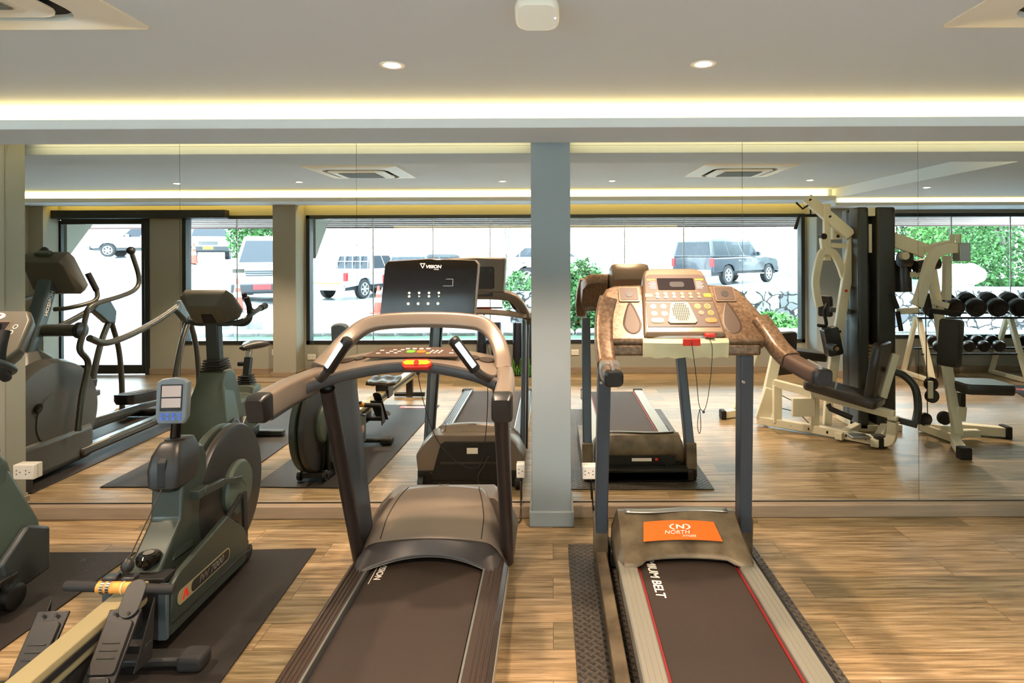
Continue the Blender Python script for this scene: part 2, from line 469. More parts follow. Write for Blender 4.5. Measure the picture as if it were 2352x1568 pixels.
# back wall with its openings
OPEN = [('door', -6.80, -5.40, 0.0, 2.19), ('w1', -4.96, -3.50, 0.40, 2.13), ('w2', -3.30, 3.39, 0.40, 2.13), ('w3', 3.90, 6.95, 0.45, 2.13)]
w = M(); x = XL - .2
for nm, a, b, z0, z1 in OPEN:
    w.box(x, a, YB - .2, YB, 0, 2.7)
    if z0 > 0: w.box(a, b, YB - .2, YB, 0, z0)
    w.box(a, b, YB - .2, YB, z1, 2.7)
    x = b
w.box(x, XR + .2, YB - .2, YB, 0, 2.7)
S('wall_back', w, 'wall_paint')
S('wall_back_column', M().box(-3.62, -3.32, YB, -4.12, 0, 2.35), 'wall_paint', 0.004, True)
S('wall_back_pier', M().box(3.42, 3.88, YB, -4.1, 0, 2.35), 'pillar_paint', 0.004, True)
S('wall_corner_pier', M().box(XL, -6.62, YB, -4.15, 0, 2.35).box(XL, -6.8, -4.15, -3.95, 0, 2.35), 'wall_paint', 0.004, True)
# ceiling: main tray, lower tray on the right, dropped ledges along both long sides
c = M()
c.box(XL - .2, 3.45, -3.75, -0.50, ZC, 2.7)
c.box(3.45, XR + .2, -3.70, -0.61, ZR, 2.7)
S('ceiling', c, 'ceiling_paint')
c = M()
c.box(XL, XR, -0.61, -0.19, ZL0, ZL1); c.box(XL, XR, -0.50, -0.19, ZL1, 2.7); c.box(XL, XR, -0.19, 0.02, 2.36, 2.7)
S('ceiling_ledge_front', c, 'ceiling_paint', 0.003, True)
c = M()
c.box(XL, 3.45, -4.21, -3.64, ZL0, ZL1); c.box(XL, 3.45, -4.21, -3.75, ZL1, 2.7); c.box(XL, 3.45, YB, -4.21, 2.36, 2.7)
c.box(3.45, XR, YB, -3.64, 2.175, 2.215); c.box(3.45, XR, YB, -3.70, 2.215, 2.7)
S('ceiling_ledge_back', c, 'ceiling_paint', 0.003, True)
# baseboards
b = M(); b.box(-3.355, -0.124, -0.055, 0, 0, 0.078); b.box(0.108, XR, -0.055, 0, 0, 0.078); b.box(XL, -3.355, -0.165, -0.147, 0, 0.09)
b.box(-3.355, -3.34, -0.165, -0.055, 0, 0.078)
S('baseboard_front', b, 'skirting_wood', 0.006, True)
b = M(); b.box(-0.139, 0.123, -0.170, -0.0, 0, 0.09)
S('baseboard_pillar', b, 'pillar_paint', 0.006, True)
b = M()
for a, bb in ((-5.40, -3.62), (-3.32, 3.42), (3.88, XR)): b.box(a, bb, YB, YB + 0.02, 0, 0.085)
b.box(-3.64, -3.30, -4.12, -4.10, 0, .085); b.box(-3.30, -3.32, -4.4, -4.10, 0, .085)
b.box(3.40, 3.90, -4.1, -4.08, 0, .085); b.box(3.40, 3.42, -4.4, -4.08, 0, .085); b.box(XL, XL + .02, -3.95, -0.165, 0, .085); b.box(XR - .02, XR, -4.38, -0.055, 0, .085)
S('baseboard_back', b, 'skirting_wood', 0.004, True)
# hidden-lamp coves
LEDM = emat('cove_led', LED_COL, 6.5)
def led(label, mb, mm=LEDM):
    o = mb.build('led_cove_strip', mm, None, 0, False)
    return tag(o, label, 'cove light')
led('long warm cove light strip above the mirrors, facing the room', M().box(XL + .05, XR - .05, -0.508, -0.502, 2.302, 2.380))
led('long warm cove light strip over the left windows and door', M().box(XL + .05, 3.40, -3.748, -3.742, 2.302, 2.380))
led('warm cove light strip in the lower ceiling over the dumbbell rack', M().box(3.50, XR - .05, -3.698, -3.692, 2.218, 2.266))
GAPM = emat('gap_led', (1.0, .66, .14), 16.0)
GAPF = emat('gap_led_mirror', (1.0, .76, .34), 7.0)
led('thin warm light strip in the gap washing down the mirror tops', M().box(-3.3, XR - .05, -0.15, -0.12, 2.352, 2.358), GAPF)
led('thin warm light strip in the gap washing down the window wall', M().box(XL + .35, 3.40, -4.34, -4.30, 2.352, 2.358), GAPM)
# mirrors
MX = [(-3.352, -2.281), (-2.279, -1.198), (-1.196, -0.126), (0.110, 1.166), (1.168, 2.243), (2.245, 3.33), (3.332, 5.3), (5.302, XR - .01)]
ML = ['large frameless wall mirror at the left end beside the olive wall', 'large frameless wall mirror behind the rowing machine',
      'large frameless wall mirror between treadmill and grey pillar', 'large frameless wall mirror just right of the grey pillar',
      'large frameless wall mirror reflecting the multi gym', 'large frameless wall mirror reflecting the dumbbell rack',
      'frameless wall mirror beyond the right edge of the photo', 'frameless wall mirror in the far right corner of the room']
TILT = [0, 0.0, 0.0, 0, 0, 0, 0, 0]
for (a, b_), lb, tl in zip(MX, ML, TILT):
    tag(M().box(a, b_, -0.004, 0.0, 0.085, 2.36).build('wall_mirror', 'mirror', None, 0, False), lb, 'mirror', 'mirrors on the long wall')
# windows and door
def window(n, a, b_, z0, z1, joints, fr=0.05):
    f = M(); y0, y1 = YB - .12, YB + .012
    f.box(a, a + fr, y0, y1, z0, z1); f.box(b_ - fr, b_, y0, y1, z0, z1); f.box(a, b_, y0, y1, z1 - fr, z1); f.box(a, b_, y0, y1, z0, z0 + fr)
    fo = S('window_%d' % n, f, 'dark_aluminium', 0.003, True)
    xs = [a + fr] + joints + [b_ - fr]
    for i in range(len(xs) - 1):
        g = M().box(xs[i] + .004, xs[i + 1] - .004, YB - .07, YB - .062, z0 + fr, z1 - fr).build('pane', 'glass', fo, 0, False)
    for xj in joints:
        M().box(xj - .006, xj + .006, YB - .072, YB - .06, z0 + fr, z1 - fr).build('glass_joint', 'brushed_metal', fo, 0, False)
    return fo
window(1, -4.96, -3.50, 0.40, 2.13, [-4.26])
window(2, -3.30, 3.39, 0.40, 2.13, [-2.42, -1.61, -0.84, 0.98, 1.78])
window(3, 3.90, 6.95, 0.45, 2.13, [4.55, 5.4, 6.2])
f = M(); y0, y1 = YB - .1, YB + .02
f.box(-6.80, -6.68, y0, y1, 0, 2.19); f.box(-5.455, -5.40, y0, y1, 0, 2.19); f.box(-6.8, -5.4, y0, y1, 2.08, 2.19)
dr = S('door_1', f, 'dark_aluminium', 0.003, True)
f = M(); f.box(-6.67, -6.60, -4.46, -4.41, 0.01, 2.07); f.box(-5.52, -5.46, -4.46, -4.41, 0.01, 2.085); f.box(-6.6, -5.52, -4.46, -4.41, 2.02, 2.085); f.box(-6.6, -5.52, -4.46, -4.41, 0.01, 0.13)
f.build('sliding_leaf', 'dark_aluminium', dr, 0.003)
M().box(-6.6, -5.52, -4.44, -4.432, 0.13, 2.02).build('pane', 'glass', dr, 0, False)
tag(M().box(-6.8, -4.32, -4.385, -4.27, 2.09, 2.20).build('door_track_box', 'dark_aluminium', None, 0.006), 'long dark header box of the sliding door above the glass', 'door track')
# sockets on the mirror and on the window wall
def socket(c, nrm, label, w=.125, h=.09, t=.035, n=2, group='wall sockets'):
    s = 1 if nrm > 0 else -1
    o = thing('wall_socket', label, 'socket', (c[0], c[1], c[2]), group)
    y0 = c[1]; y1 = c[1] + s * t
    M().box(c[0] - w / 2, c[0] + w / 2, y0, y1, c[2] - h / 2, c[2] + h / 2).build('box', 'white_plastic', o, 0.005)
    for k in range(n):
        x = c[0] + (k - (n - 1) / 2) * w * .45
        m = M()
        for dx, dz in ((-.011, .011), (-.011, -.011), (.011, 0)):
            m.cyl((x + dx, y1, c[2] + dz), (x + dx, y1 + s * .001, c[2] + dz), .0035, 8)
        m.build('socket_holes', 'matte_black', o, 0, False)
    return o
socket((P(57, 1084, 3.68).x, -0.004, .285), -1, 'white double socket box at the left mirror edge near the floor')
socket((P(1355, 1085, 3.68).x, -0.004, .27), -1, 'white double socket on the mirror right of the pillar', .105, .08)
socket((P(1194, 1082, 3.68).x, -0.004, .28), -1, 'small white socket on the mirror left of the pillar', .05, .085, .03, 1)
socket((R(634, 806, 8.1).x, YB, .295), 1, 'white socket under the window left of the tan column', .11, .075, .012)
socket((R(716, 817, 8.1).x, YB, .23), 1, 'white socket under the wide window right of the tan column', .11, .075, .012)
socket((R(1320, 808, 8.1).x, YB, .28), 1, 'white socket under the wide window opposite the grey pillar', .10, .075, .012)
# cassette air conditioners
def cassette(cx_, cy_, label, s=.42):
    o = thing('ceiling_cassette_air_conditioner', label, 'air conditioner', (cx_, cy_, ZC), 'ceiling air conditioners')
    z0 = ZC - .010
    outer = rrect(cx_ - s, cx_ + s, cy_ - s, cy_ + s, .02, 3)
    inner = rrect(cx_ - .30, cx_ + .30, cy_ - .30, cy_ + .30, .10, 5)
    ou = rrect(cx_ - s, cx_ + s, cy_ - s, cy_ + s, .02, 5)
    ou2 = rrect(cx_ - s + .012, cx_ + s - .012, cy_ - s + .012, cy_ + s - .012, .02, 5)
    m = M(); m.loft([[(x, y, ZC) for x, y in ou], [(x, y, z0 + .004) for x, y in ou], [(x, y, z0) for x, y in ou2], [(x, y, z0 - .012) for x, y in inner], [(x, y, ZC) for x, y in inner]], cap=False)
    m.build('panel', 'vent_white', o, 0)
    m = M(); m.prism(rrect(cx_ - .30, cx_ + .30, cy_ - .30, cy_ + .30, .10, 5), 'z', ZC - .002, ZC)
    m.build('air_slot', 'vent_dark', o, 0)
    def rr(k, rad): return rrect(cx_ - k, cx_ + k, cy_ - k, cy_ + k, rad, 5)
    m = M(); m.loft([[(x, y, ZC - .02) for x, y in rr(.262, .08)], [(x, y, z0 - .016) for x, y in rr(.262, .08)], [(x, y, z0 - .022) for x, y in rr(.245, .07)]])
    m.build('centre_panel', 'vent_white', o, 0)
    m = M(); m.prism(rr(.205, .05), 'z', z0 - .024, z0 - .021)
    m.build('grille_surround', 'vent_white', o, 0.001)
    m = M()
    for k in range(22):
        y = cy_ - .16 + k * .0152
        m.box(cx_ - .17, cx_ + .17, y, y + .008, z0 - .03, z0 - .022)
    m.build('intake_grille', 'vent_grille', o, 0, False)
    return o
cassette(1.77, -2.03, 'white ceiling air conditioner cassette on the right side')
cassette(-1.80, -2.04, 'white ceiling air conditioner cassette on the left side')
# downlights
def downlight(x, y, z, label, w=SPOT_W):
    o = thing('ceiling_downlight', label, 'downlight', (x, y, z), 'ceiling downlights')
    M().lathe([(.028, .0), (.034, -.003), (.050, -.004), (.052, 0.0)], (x, y, z), 28).build('trim_ring', 'vent_white', o)
    M().lathe([(.001, -.0045), (.029, -.0045), (.029, 0)], (x, y, z), 24).build('lens', emat('lamp_lens', (1.0, .86, .70), 22), o)
    ld = bpy.data.lights.new('downlight_lamp', 'SPOT'); ld.energy = w; ld.color = SPOT_ON; ld.spot_size = math.radians(110); ld.spot_blend = .5; ld.shadow_soft_size = .03
    lo = bpy.data.objects.new('downlight_lamp', ld); C.objects.link(lo); lo.parent = o; lo.location = (0, 0, -.03)
    return o
for x, y, z, lb in ((-.66, -1.2, ZC, 'lit round downlight left of the white access point'), (.63, -1.2, ZC, 'lit round downlight right of the white access point'),
    (-.53, -2.8, ZC, 'round downlight near the windows just left of the pillar line'), (.65, -2.8, ZC, 'round downlight near the windows just right of the pillar line'),
    (-2.72, -2.8, ZC, 'round downlight near the windows in front of the tan column'), (-4.1, -2.9, ZC, 'round downlight near the windows, the one closest to the door'),
    (2.78, -2.8, ZC, 'round downlight near the windows over the multi gym'), (3.85, -2.5, ZR, 'round downlight in the lower ceiling beside the step'),
    (-2.75, -1.2, ZC, 'added unseen downlight over the exercise bike')):  # last lamp is out of view, added for light on the floor
    downlight(x, y, z, lb)
# access point
ap = thing('wireless_access_point', 'white rounded wireless access point hanging from the ceiling', 'access point', (-.043, -1.86, ZC))
M().lathe([(.06, 0), (.06, -.02), (.05, -.035)], (-.043, -1.80, ZC), 24).build('mount', 'white_plastic', ap)
m = M(); fr = frame((-.043, -1.85, ZC - .048), (1, 0, 0), (0, -1, 0.55))
rings = []
for k, (s, h) in enumerate(((.80, -.022), (.97, -.012), (1, 0), (.97, .012), (.86, .020))):
    rings.append([fr @ Vector((x * s, y * s, h)) for x, y in rrect(-.068, .068, -.055, .055, .035, 6)])
m.loft(rings); m.build('body', 'white_plastic', ap)
nn = fr.to_3x3() @ Vector((0, 0, 1))
M().cyl(fr @ Vector((.055, .0, .018)), fr @ Vector((.055, .0, .0215)), .003, 10).build('status_light', emat('blue_led', (.35, .4, 1), 3), ap)
# ================================================================ mats on the floor
def floor_mat_thing(name, label, x0, x1, y0, y1, material, rz=0.0, t=0.008, group='rubber floor mats'):
    o = M().box(-(x1 - x0) / 2, (x1 - x0) / 2, -(y1 - y0) / 2, (y1 - y0) / 2, 0, t).build(name, material, None, 0.002)
    o.location = ((x0 + x1) / 2, (y0 + y1) / 2, 0.0005); o.rotation_euler = (0, 0, rz)
    return tag(o, label, 'mat', group)
floor_mat_thing('rubber_mat', 'black diamond plate rubber mat under the worn bronze treadmill', .09, 1.10, -2.49, -.39, 'tread', 0.008)
mr = floor_mat_thing('rubber_mat', 'dark rubber mat under the rowing machine', -2.02, -1.24, -2.70, -.44, 'rubber_mat', 0.04)
mb2 = floor_mat_thing('rubber_mat', 'dark rubber mat under the exercise bike', -3.12, -2.24, -2.72, -.46, 'rubber_mat', 0.0)
floor_mat_thing('rubber_mat', 'dark rubber mat under the elliptical trainer at the left', -4.5, -3.50, -2.9, -.36, 'rubber_mat', 0.0)
mg = floor_mat_thing('rubber_mat', 'dark rubber mat with a red label beside the multi gym', 5.2, 7.0, -3.3, -2.3, 'rubber_mat', 0.35)
def mat_label(parent, x, y, w=.34, h=.07):
    m = M(); m.box(x - w / 2, x + w / 2, y - h / 2, y + h / 2, .0078, .0092); o = m.build('red_label', 'red_clip', parent, 0, False)
    M().box(x - w * .36, x + w * .30, y - h * .32, y + h * .32, .009, .0096).build('white_band', 'white_print', o, 0, False)
mat_label(mr, .17, -1.03); mat_label(mb2, .25, -1.0); mat_label(mg, -.6, -.25, .5, .1)

# ================================================================ treadmill with the orange label (in front of the pillar, right)
t2 = thing('treadmill', 'worn bronze and silver treadmill with orange label on its hood', 'treadmill', (.60, -1.6, .009), 'treadmills')
X0, X1 = .30, .935                 # outer deck
yF, yR = -.92, -2.62               # deck from the hood to the rear end
m = M(); m.box(X0 + .005, X1 - .005, yR + .02, -.60, .07, .15); m.box(X0 - .01, X1 + .01, -.66, -.50, .02, .10)
for x in (X0 + .03, X1 - .03): m.box(x - .02, x + .02, yR + .06, yR + .12, .009, .07)
m.build('base_frame', 'matte_black', t2, .005)
for x0, x1, pr in ((X0, X0 + .085, .0), (X1 - .085, X1, .0)):
    m = M(); z = .172
    prof = [(x0, .11), (x0, z), (x0 + .006, z + .006), (x1 - .006, z + .006), (x1, z), (x1, .11)]
    m.prism(prof, 'y', yR, yF + .03)
    for k in (1, 2, 3): m.box(x0 + k * .021 - .001, x0 + k * .021 + .001, yR, yF + .03, z + .0055, z + .0075)
    o = m.build('side_rail', 'alloy_rail', t2, .002)
    M().box(x0 - .004, x1 + .004, yR - .03, yR + .015, .08, .186).build('end_cap', 'matte_black', o, .006)
m = M(); m.box(X0 + .10, X1 - .10, yR + .01, -.7, .150, .158); m.cyl((X0 + .10, yR + .012, .125), (X1 - .10, yR + .012, .125), .034, 20)
belt2 = m.build('running_belt', 'belt_black', t2, 0)
for x in (X0 + .088, X1 - .098): M().box(x, x + .010, yR + .01, -.72, .146, .160).build('red_edge_strip', 'red_edge', t2, 0, False)
fb = frame((X0 + .152, -.965, .1592), (0, -1, 0), (1, 0, 0))
text('belt_lettering', 'PREMIUM BELT', .056, fb, 'white_print', belt2, .0004, 'CENTER', 1.12, 0.12, .001)
# motor hood: rounded shell, high at the front (mirror side) with flared feet over the rails
rows = []
ys = [(-.965, .184, 0), (-.93, .197, 1), (-.85, .225, 1), (-.74, .275, 1), (-.67, .308, 1), (-.625, .300, 1), (-.60, .27, 1), (-.59, .20, 1), (-.588, .13, 1)]
def hood_z(u, z): return z
for (y, z, k) in ys:
    r = []
    for i in range(25):
        u = -1 + 2 * i / 24
        x = .617 + u * .318
        dip = 0
        a = abs(u)
        yy = y
        if y < -.80:                       # the rear edge bows away over the belt, with feet over the rails
            s = min(1, max(0, (a - .58) / .14)); yy = y + (1 - s) * (.075 * (1 - (u / .62) ** 2 * .35)) * min(1, (-.80 - y) / .1)
            dip = s * .004
        zz = z - dip
        if a > .93: zz -= (a - .93) / .07 * (.03 + max(0, z - .2) * .5)
        r.append((x, yy, zz))
    r = [(r[0][0] - .002, r[0][1], .11)] + r + [(r[-1][0] + .002, r[-1][1], .11)]
    rows.append(r)
hood2 = M().grid(rows).build('motor_hood', 'hood_worn', t2, 0)
so = hood2.modifiers.new('solid', 'SOLIDIFY'); so.thickness = .008; so.offset = -1
m = M(); m.grid([[(.36 + k * .0257, -.655 - .012 * math.sin(k / 20 * PI * 2 + .4) * (1 if True else 0) - s * .03, .311 + .006 * (1 - s)) for k in range(21)] for s in (0, 1)])
o = m.build('hood_lip', 'brushed_metal', hood2, 0); so = o.modifiers.new('solid', 'SOLIDIFY'); so.thickness = .006
m = M()
rowz = []
for j in range(5):
    y = -.735 - j * .026; r = []
    for i in range(13):
        u = -1 + 2 * i / 12; yy = y + .010 * (1 - u * u)
        base = .275 - (.735 + -y - .735 - .735 + .735) * 0
        zz = .225 + (.275 - .225) * ((yy + .85) / .11)
        r.append((.617 + u * (.172 + .004 * j), yy, zz + .0035))
    rowz.append(r)
m.grid(rowz); lab = m.build('orange_label', 'orange_label', hood2, 0)
sl = math.atan2(.05, .11)
fl = frame((.617, -.782, .2568 + .0035), (1, 0, 0), (0, math.cos(sl), math.sin(sl)))
fl.translation += fl.to_3x3() @ Vector((0, 0, .0025))
text('lettering', 'NORTH', .030, fl @ Matrix.Translation((-.02, -.012, 0)), 'white_print', lab, .0004, 'CENTER', 1.15, .2)
text('lettering', 'FITNESS', .016, fl @ Matrix.Translation((.035, -.034, 0)), 'white_print', lab, .0004, 'CENTER', 1.15, .2)
text('logo_letter', 'N', .034, fl @ Matrix.Translation((0, .020, 0)), 'white_print', lab, .0004, 'CENTER', 1.7, .1, .001)
for s in (-1, 1):
    m = M()
    for k in range(8):
        a0 = s * (PI / 2) + (k - 4) * .24; a1 = a0 + .24
        pts = [(.052 * math.sin(a0), .021 * math.cos(a0)), (.052 * math.sin(a1), .021 * math.cos(a1)), (.043 * math.sin(a1), .0165 * math.cos(a1)), (.043 * math.sin(a0), .0165 * math.cos(a0))]
        m.fprism(fl @ Matrix.Translation((0, .020, 0)), pts, 0, .0005)
    m.build('logo_ring', 'white_print', lab, 0, False)
m = M(); m.box(.36, .87, -.588, -.58, .10, .17); m.build('front_plate', 'matte_black', t2, .002)
M().box(.56, .70, -.582, -.578, .13, .152).build('rating_plate', 'white_print', t2, 0, False)
M().box(.725, .745, -.582, -.574, .135, .152).build('power_switch', 'red_clip', t2, .001)
M().tube(spline([(.77, -.57, .14), (.80, -.55, .12), (.80, -.54, .05), (.77, -.545, .03), (.60, -.56, .016), (.40, -.52, .014), (.30, -.30, .014), (.25, -.10, .02), (.235, -.05, .20)]), .005, 8).build('power_cord', 'matte_black', t2)
# uprights
for sx, xb, xt in ((-1, .245, .250), (1, .978, .925)):
    m = M(); a, b = Vector((xb, -.60, .16)), Vector((xt, -.80, 1.12))
    m.bar(a, b, .062, .085, (0, 1, 0)); o = m.build('upright', 'upright_blue', t2, .006)
    m = M(); m.bar((xb, -.585, .03), (xb, -.605, .26), .072, .10, (0, 1, 0)); m.build('foot_sleeve', 'hood_worn', o, .006)
    m = M(); m.bar((xb - sx * .0, -.52, .05), (xb - sx * .0, -1.62, .055), .055, .075); m.build('base_tube', 'hood_worn' if sx < 0 else 'matte_black', t2, .006)
    M().cyl((xb - .018, -1.66, .040), (xb + .018, -1.66, .040), .028, 20).build('wheel', 'black_plastic', t2, .003)
    M().cyl((xt - .02, -.835, .99), (xt - .02, -.85, .99), .007, 10).build('bolt', 'chrome', o)
M().box(.245, .978, -.56, -.50, .02, .085).build('front_crossbar', 'upright_brown', t2, .006)
# console
xc = .578
fc = frame((xc, -1.04, 1.235), (1, 0, 0), (0, .26, .262))      # origin at the lower edge of the face, v up the face, w towards the runner
def wing(s):
    m = M()
    poly = [(.150, -.045), (.352, -.045), (.395, .02), (.372, .10), (.325, .205), (.292, .262), (.262, .285), (.150, .292)] if s > 0 else [(-.150, -.045), (-.345, -.045), (-.362, .03), (-.358, .20), (-.325, .268), (-.285, .287), (-.150, .292)]
    if s < 0: poly = poly[::-1]
    cx2, cy2 = s * .25, .12
    back = [(cx2 + (u - cx2) * .9, cy2 + (v - cy2) * .9) for u, v in poly]
    m.loft([[fc @ Vector((u, v, -.07)) for u, v in back], [fc @ Vector((u, v, -.02)) for u, v in poly], [fc @ Vector((u, v, .012)) for u, v in poly], [fc @ Vector((cx2 + (u - cx2) * .9, cy2 + (v - cy2) * .93, .022)) for u, v in poly]])
    return m
for s in (-1, 1):
    o = wing(s).build('console_wing', 'console_worn', t2, .006)
    u0 = s * .222
    m = M(); m.fprism(fc, rrect(u0 - .048, u0 + .048, .178, .268, .008), .020, .028); q = m.build('speaker_frame', 'console_silver', o, .001)
    m = M(); m.fprism(fc, rrect(u0 - .042, u0 + .042, .186, .262, .006), .027, .0295); m.build('speaker_cover', 'panel_brown', q)
    m = M(); m.fprism(fc, ring(u0, .222, 20, .018), .029, .031); m.build('speaker_cone', 'tread_dark', q)
    # bottle recess as a raised teardrop lip with a dark hollow
    tear = [(u0 + .040 * math.sin(a) * (1 - .55 * max(0, -math.cos(a)) ** 1.0 * 1.0), .07 - .088 * math.cos(PI - a) * (1.0)) for a in [2 * PI * k / 28 for k in range(28)]]
    tear = []
    for k in range(28):
        a = 2 * PI * k / 28
        v = math.cos(a); u = math.sin(a) * (1 - .5 * max(0, v)) 
        tear.append((u0 + u * .043, .055 + v * (.125 if v > 0 else .060)))
    m = M(); m.loft([[fc @ Vector((u, v, .0225)) for u, v in tear], [fc @ Vector((u0 + (u - u0) * .8, .055 + (v - .055) * .9, .024)) for u, v in tear], [fc @ Vector((u0 + (u - u0) * .35, .055 + (v - .055) * .6, .006)) for u, v in tear]])
    m.build('bottle_recess', 'recess_brown', o)
    # side arm: from the console side down to the grip
    xo = xc + s * .335
    if s > 0: pts = [(xo + .012, -1.00, 1.30), (xo + .040, -1.05, 1.245), (xo + .058, -1.12, 1.19), (xo + .075, -1.20, 1.155)]
    else: pts = [(xo + .01, -.98, 1.40), (xo - .010, -1.00, 1.32), (xo - .018, -1.06, 1.22), (xo - .012, -1.13, 1.13)]
    sec = rrect(-.036, .036, -.040, .040, .02, 3)
    m = M(); m.sweep(spline(pts, 5), sec, (1, 0, 0)); m.build('side_arm', 'console_worn', t2)
    if s > 0: pts = [(xo + .070, -1.18, 1.155), (xo + .095, -1.30, 1.135), (xo + .115, -1.40, 1.125)]
    else: pts = [(xo - .014, -1.11, 1.14), (xo - .006, -1.20, 1.12), (xo + .0, -1.30, 1.105)]
    sec = rrect(-.032, .032, -.036, .036, .02, 4)
    m = M(); m.sweep(spline(pts, 6), sec, (1, 0, 0), scales=None); g = m.build('hand_grip', 'panel_brown' if s > 0 else 'console_worn', t2)
    e = Vector(pts[-1]); dvec = (e - Vector(pts[-2])).normalized()
    m = M(); m.sweep([e - dvec * .01, e + dvec * .010, e + dvec * .016], rrect(-.034, .034, -.038, .038, .021, 4), (1, 0, 0), scales=[1, 1, .8]); m.build('end_cap', 'black_plastic', g)
    mid = (Vector(pts[1]) + e) / 2
    m = M(); m.sweep([mid + Vector((0, .05, .032)), mid + Vector((0, -.06, .026))], rrect(-.016, .016, -.006, .006, .004, 2), (1, 0, 0)); m.build('pulse_sensor', 'brushed_metal', g)
    if s < 0:
        q = Vector(pts[1])
        m = M(); m.sweep([q + Vector((0, .03, .0)), q + Vector((0, -.04, -.005))], rrect(-.037, .037, -.041, .041, .02, 4), (1, 0, 0)); m.build('grip_band', 'yellow_clip' if False else 'brushed_metal', g)
# central face
body = [(-.178, -.02), (.178, -.02), (.166, .15), (.148, .33), (.135, .365), (.10, .378), (-.10, .378), (-.135, .365), (-.148, .33), (-.166, .15)]
m = M(); m.loft([[fc @ Vector((u * .92, .02 + v * .9, -.11)) for u, v in body], [fc @ Vector((u, v, -.03)) for u, v in body], [fc @ Vector((u, v, .03)) for u, v in body], [fc @ Vector((u * .95, .009 + v * .955, .042)) for u, v in body]])
face = m.build('console_body', 'console_silver', t2, .004)
m = M(); m.fprism(fc, [(-.152, .165), (.152, .165), (.141, .318), (.120, .330), (-.120, .330), (-.141, .318)], .040, .0445); top = m.build('display_panel', 'panel_brown', face, .001)
m = M(); m.fprism(fc, [(-.160, .018), (.160, .018), (.153, .158), (-.153, .158)], .040, .0445); low = m.build('button_panel', 'panel_brown', face, .001)
m = M(); m.fprism(fc, rrect(-.086, .086, .232, .305, .006), .044, .0462); scr = m.build('screen', 'lcd_dark', top)
m = M(); m.fprism(fc, rrect(-.030, .038, .25, .282, .012), .0462, .0466); m.build('smudge', 'matte_black', scr, 0, False)
for s in (-1, 1):
    m = M(); m.fprism(fc, [(s * .094, .292), (s * .132, .292), (s * .132, .301), (s * .094, .301)], .0445, .0455); m.build('orange_caption', 'yellow_clip', top, 0, False)
    m = M()
    for k in range(5): m.fprism(fc, [(s * .094, .243 + k * .0095), (s * (.128 if k % 2 else .120), .243 + k * .0095), (s * (.128 if k % 2 else .120), .2458 + k * .0095), (s * .094, .2458 + k * .0095)], .0445, .0450)
    m.build('caption_lines', 'white_print', top, 0, False)
    m = M(); m.fprism(fc, [(s * .118, .190), (s * .152, .188), (s * .150, .209), (s * .117, .209)], .0445, .0462); m.build('yellow_sticker', 'yellow_clip', top, 0, False)
m = M(); m.box(0, 0, 0, 0, 0, 0) if False else m.fprism(fc, [(-.096, .2255), (.096, .2255), (.096, .2285), (-.096, .2285)], .0445, .0452); m.build('orange_stripe', 'orange_label', top, 0, False)
for r_ in range(2):
    for k in range(6):
        m = M(); m.fprism(fc, ring(-.095 + k * .038, .208 - r_ * .019, 14, .0092), .0445, .0470); b_ = m.build('round_button', 'console_silver', top)
for (u, v, mm, rr_) in ((-.122, .133, 'console_silver', .0135), (-.076, .133, 'console_silver', .0135), (-.122, .092, 'yellow_clip', .0135), (-.076, .092, 'console_silver', .0135),
                        (.078, .134, 'yellow_clip', .0150), (.122, .134, 'yellow_clip', .0150), (.088, .096, 'console_silver', .0135), (.131, .096, 'yellow_clip', .0135)):
    m = M(); m.fprism(fc, ring(u, v, 18, rr_), .0445, .0462); b_ = m.build('round_button', mm, low)
    m = M(); m.fprism(fc, ring(u, v, 16, rr_ * .78), .0462, .0472); m.build('button_face', 'console_silver', b_)
m = M(); m.fprism(fc, rrect(-.140, -.084, .040, .066, .012), .0445, .0475); m.build('start_button', 'yellow_clip', low)
m = M(); m.fprism(fc, rrect(.098, .150, .040, .066, .012), .0445, .0475); m.build('stop_button', 'orange_label', low)
m = M(); m.fprism(fc, [(-.068, .045), (-.058, .034), (.052, .034), (.062, .045), (.040, .145), (.030, .158), (-.034, .158), (-.044, .145)], .0445, .0510); sp = m.build('fan_cover', 'fan_ivory', low, .002)
m = M()
for r_ in range(-5, 6):
    v = .098 + r_ * .0092; hw = math.sqrt(max(0, .051 ** 2 - (v - .098) ** 2)) * .78
    n = int(hw / .0084)
    for k in range(-n, n + 1): m.fprism(fc, [(-.003 + k * .0084 - .0028, v - .0032), (-.003 + k * .0084 + .0028, v - .0032), (-.003 + k * .0084 + .0028, v + .0032), (-.003 + k * .0084 - .0028, v + .0032)], .0509, .0515)
m.build('fan_slots', 'matte_black', sp, 0, False)
# tray and beige front fascia
fx = xc
m = M(); sec = []
for i in range(15):
    u = -1 + 2 * i / 14; x = fx + .185 * u; bow = .022 * (1 - u * u)
    sec.append([(x, -1.02 - bow, 1.232), (x, -1.085 - bow, 1.230), (x, -1.098 - bow, 1.215), (x, -1.085 - bow * .9, 1.150 + .004 * math.sin(i * 2.1)), (x, -1.06, 1.146), (x, -1.0, 1.19)])
m.loft(sec); fas = m.build('front_fascia', 'fascia_beige', t2)
m = M(); m.loft([[(fx + u, -1.035 - .02 * (1 - (u / .17) ** 2) * .9, 1.245), (fx + u, -1.06 - .02 * (1 - (u / .17) ** 2), 1.242), (fx + u, -1.06 - .02 * (1 - (u / .17) ** 2), 1.233), (fx + u, -1.035, 1.233)] for u in [-.165 + .0275 * k for k in range(13)]]); m.build('tray_lip', 'brushed_metal', fas)
for a_, b_ in ((fx - .33, fx - .178), (fx + .178, fx + .33)): M().box(a_, b_, -1.08, -.98, 1.155, 1.205).build('console_underside', 'console_worn', t2, .01)
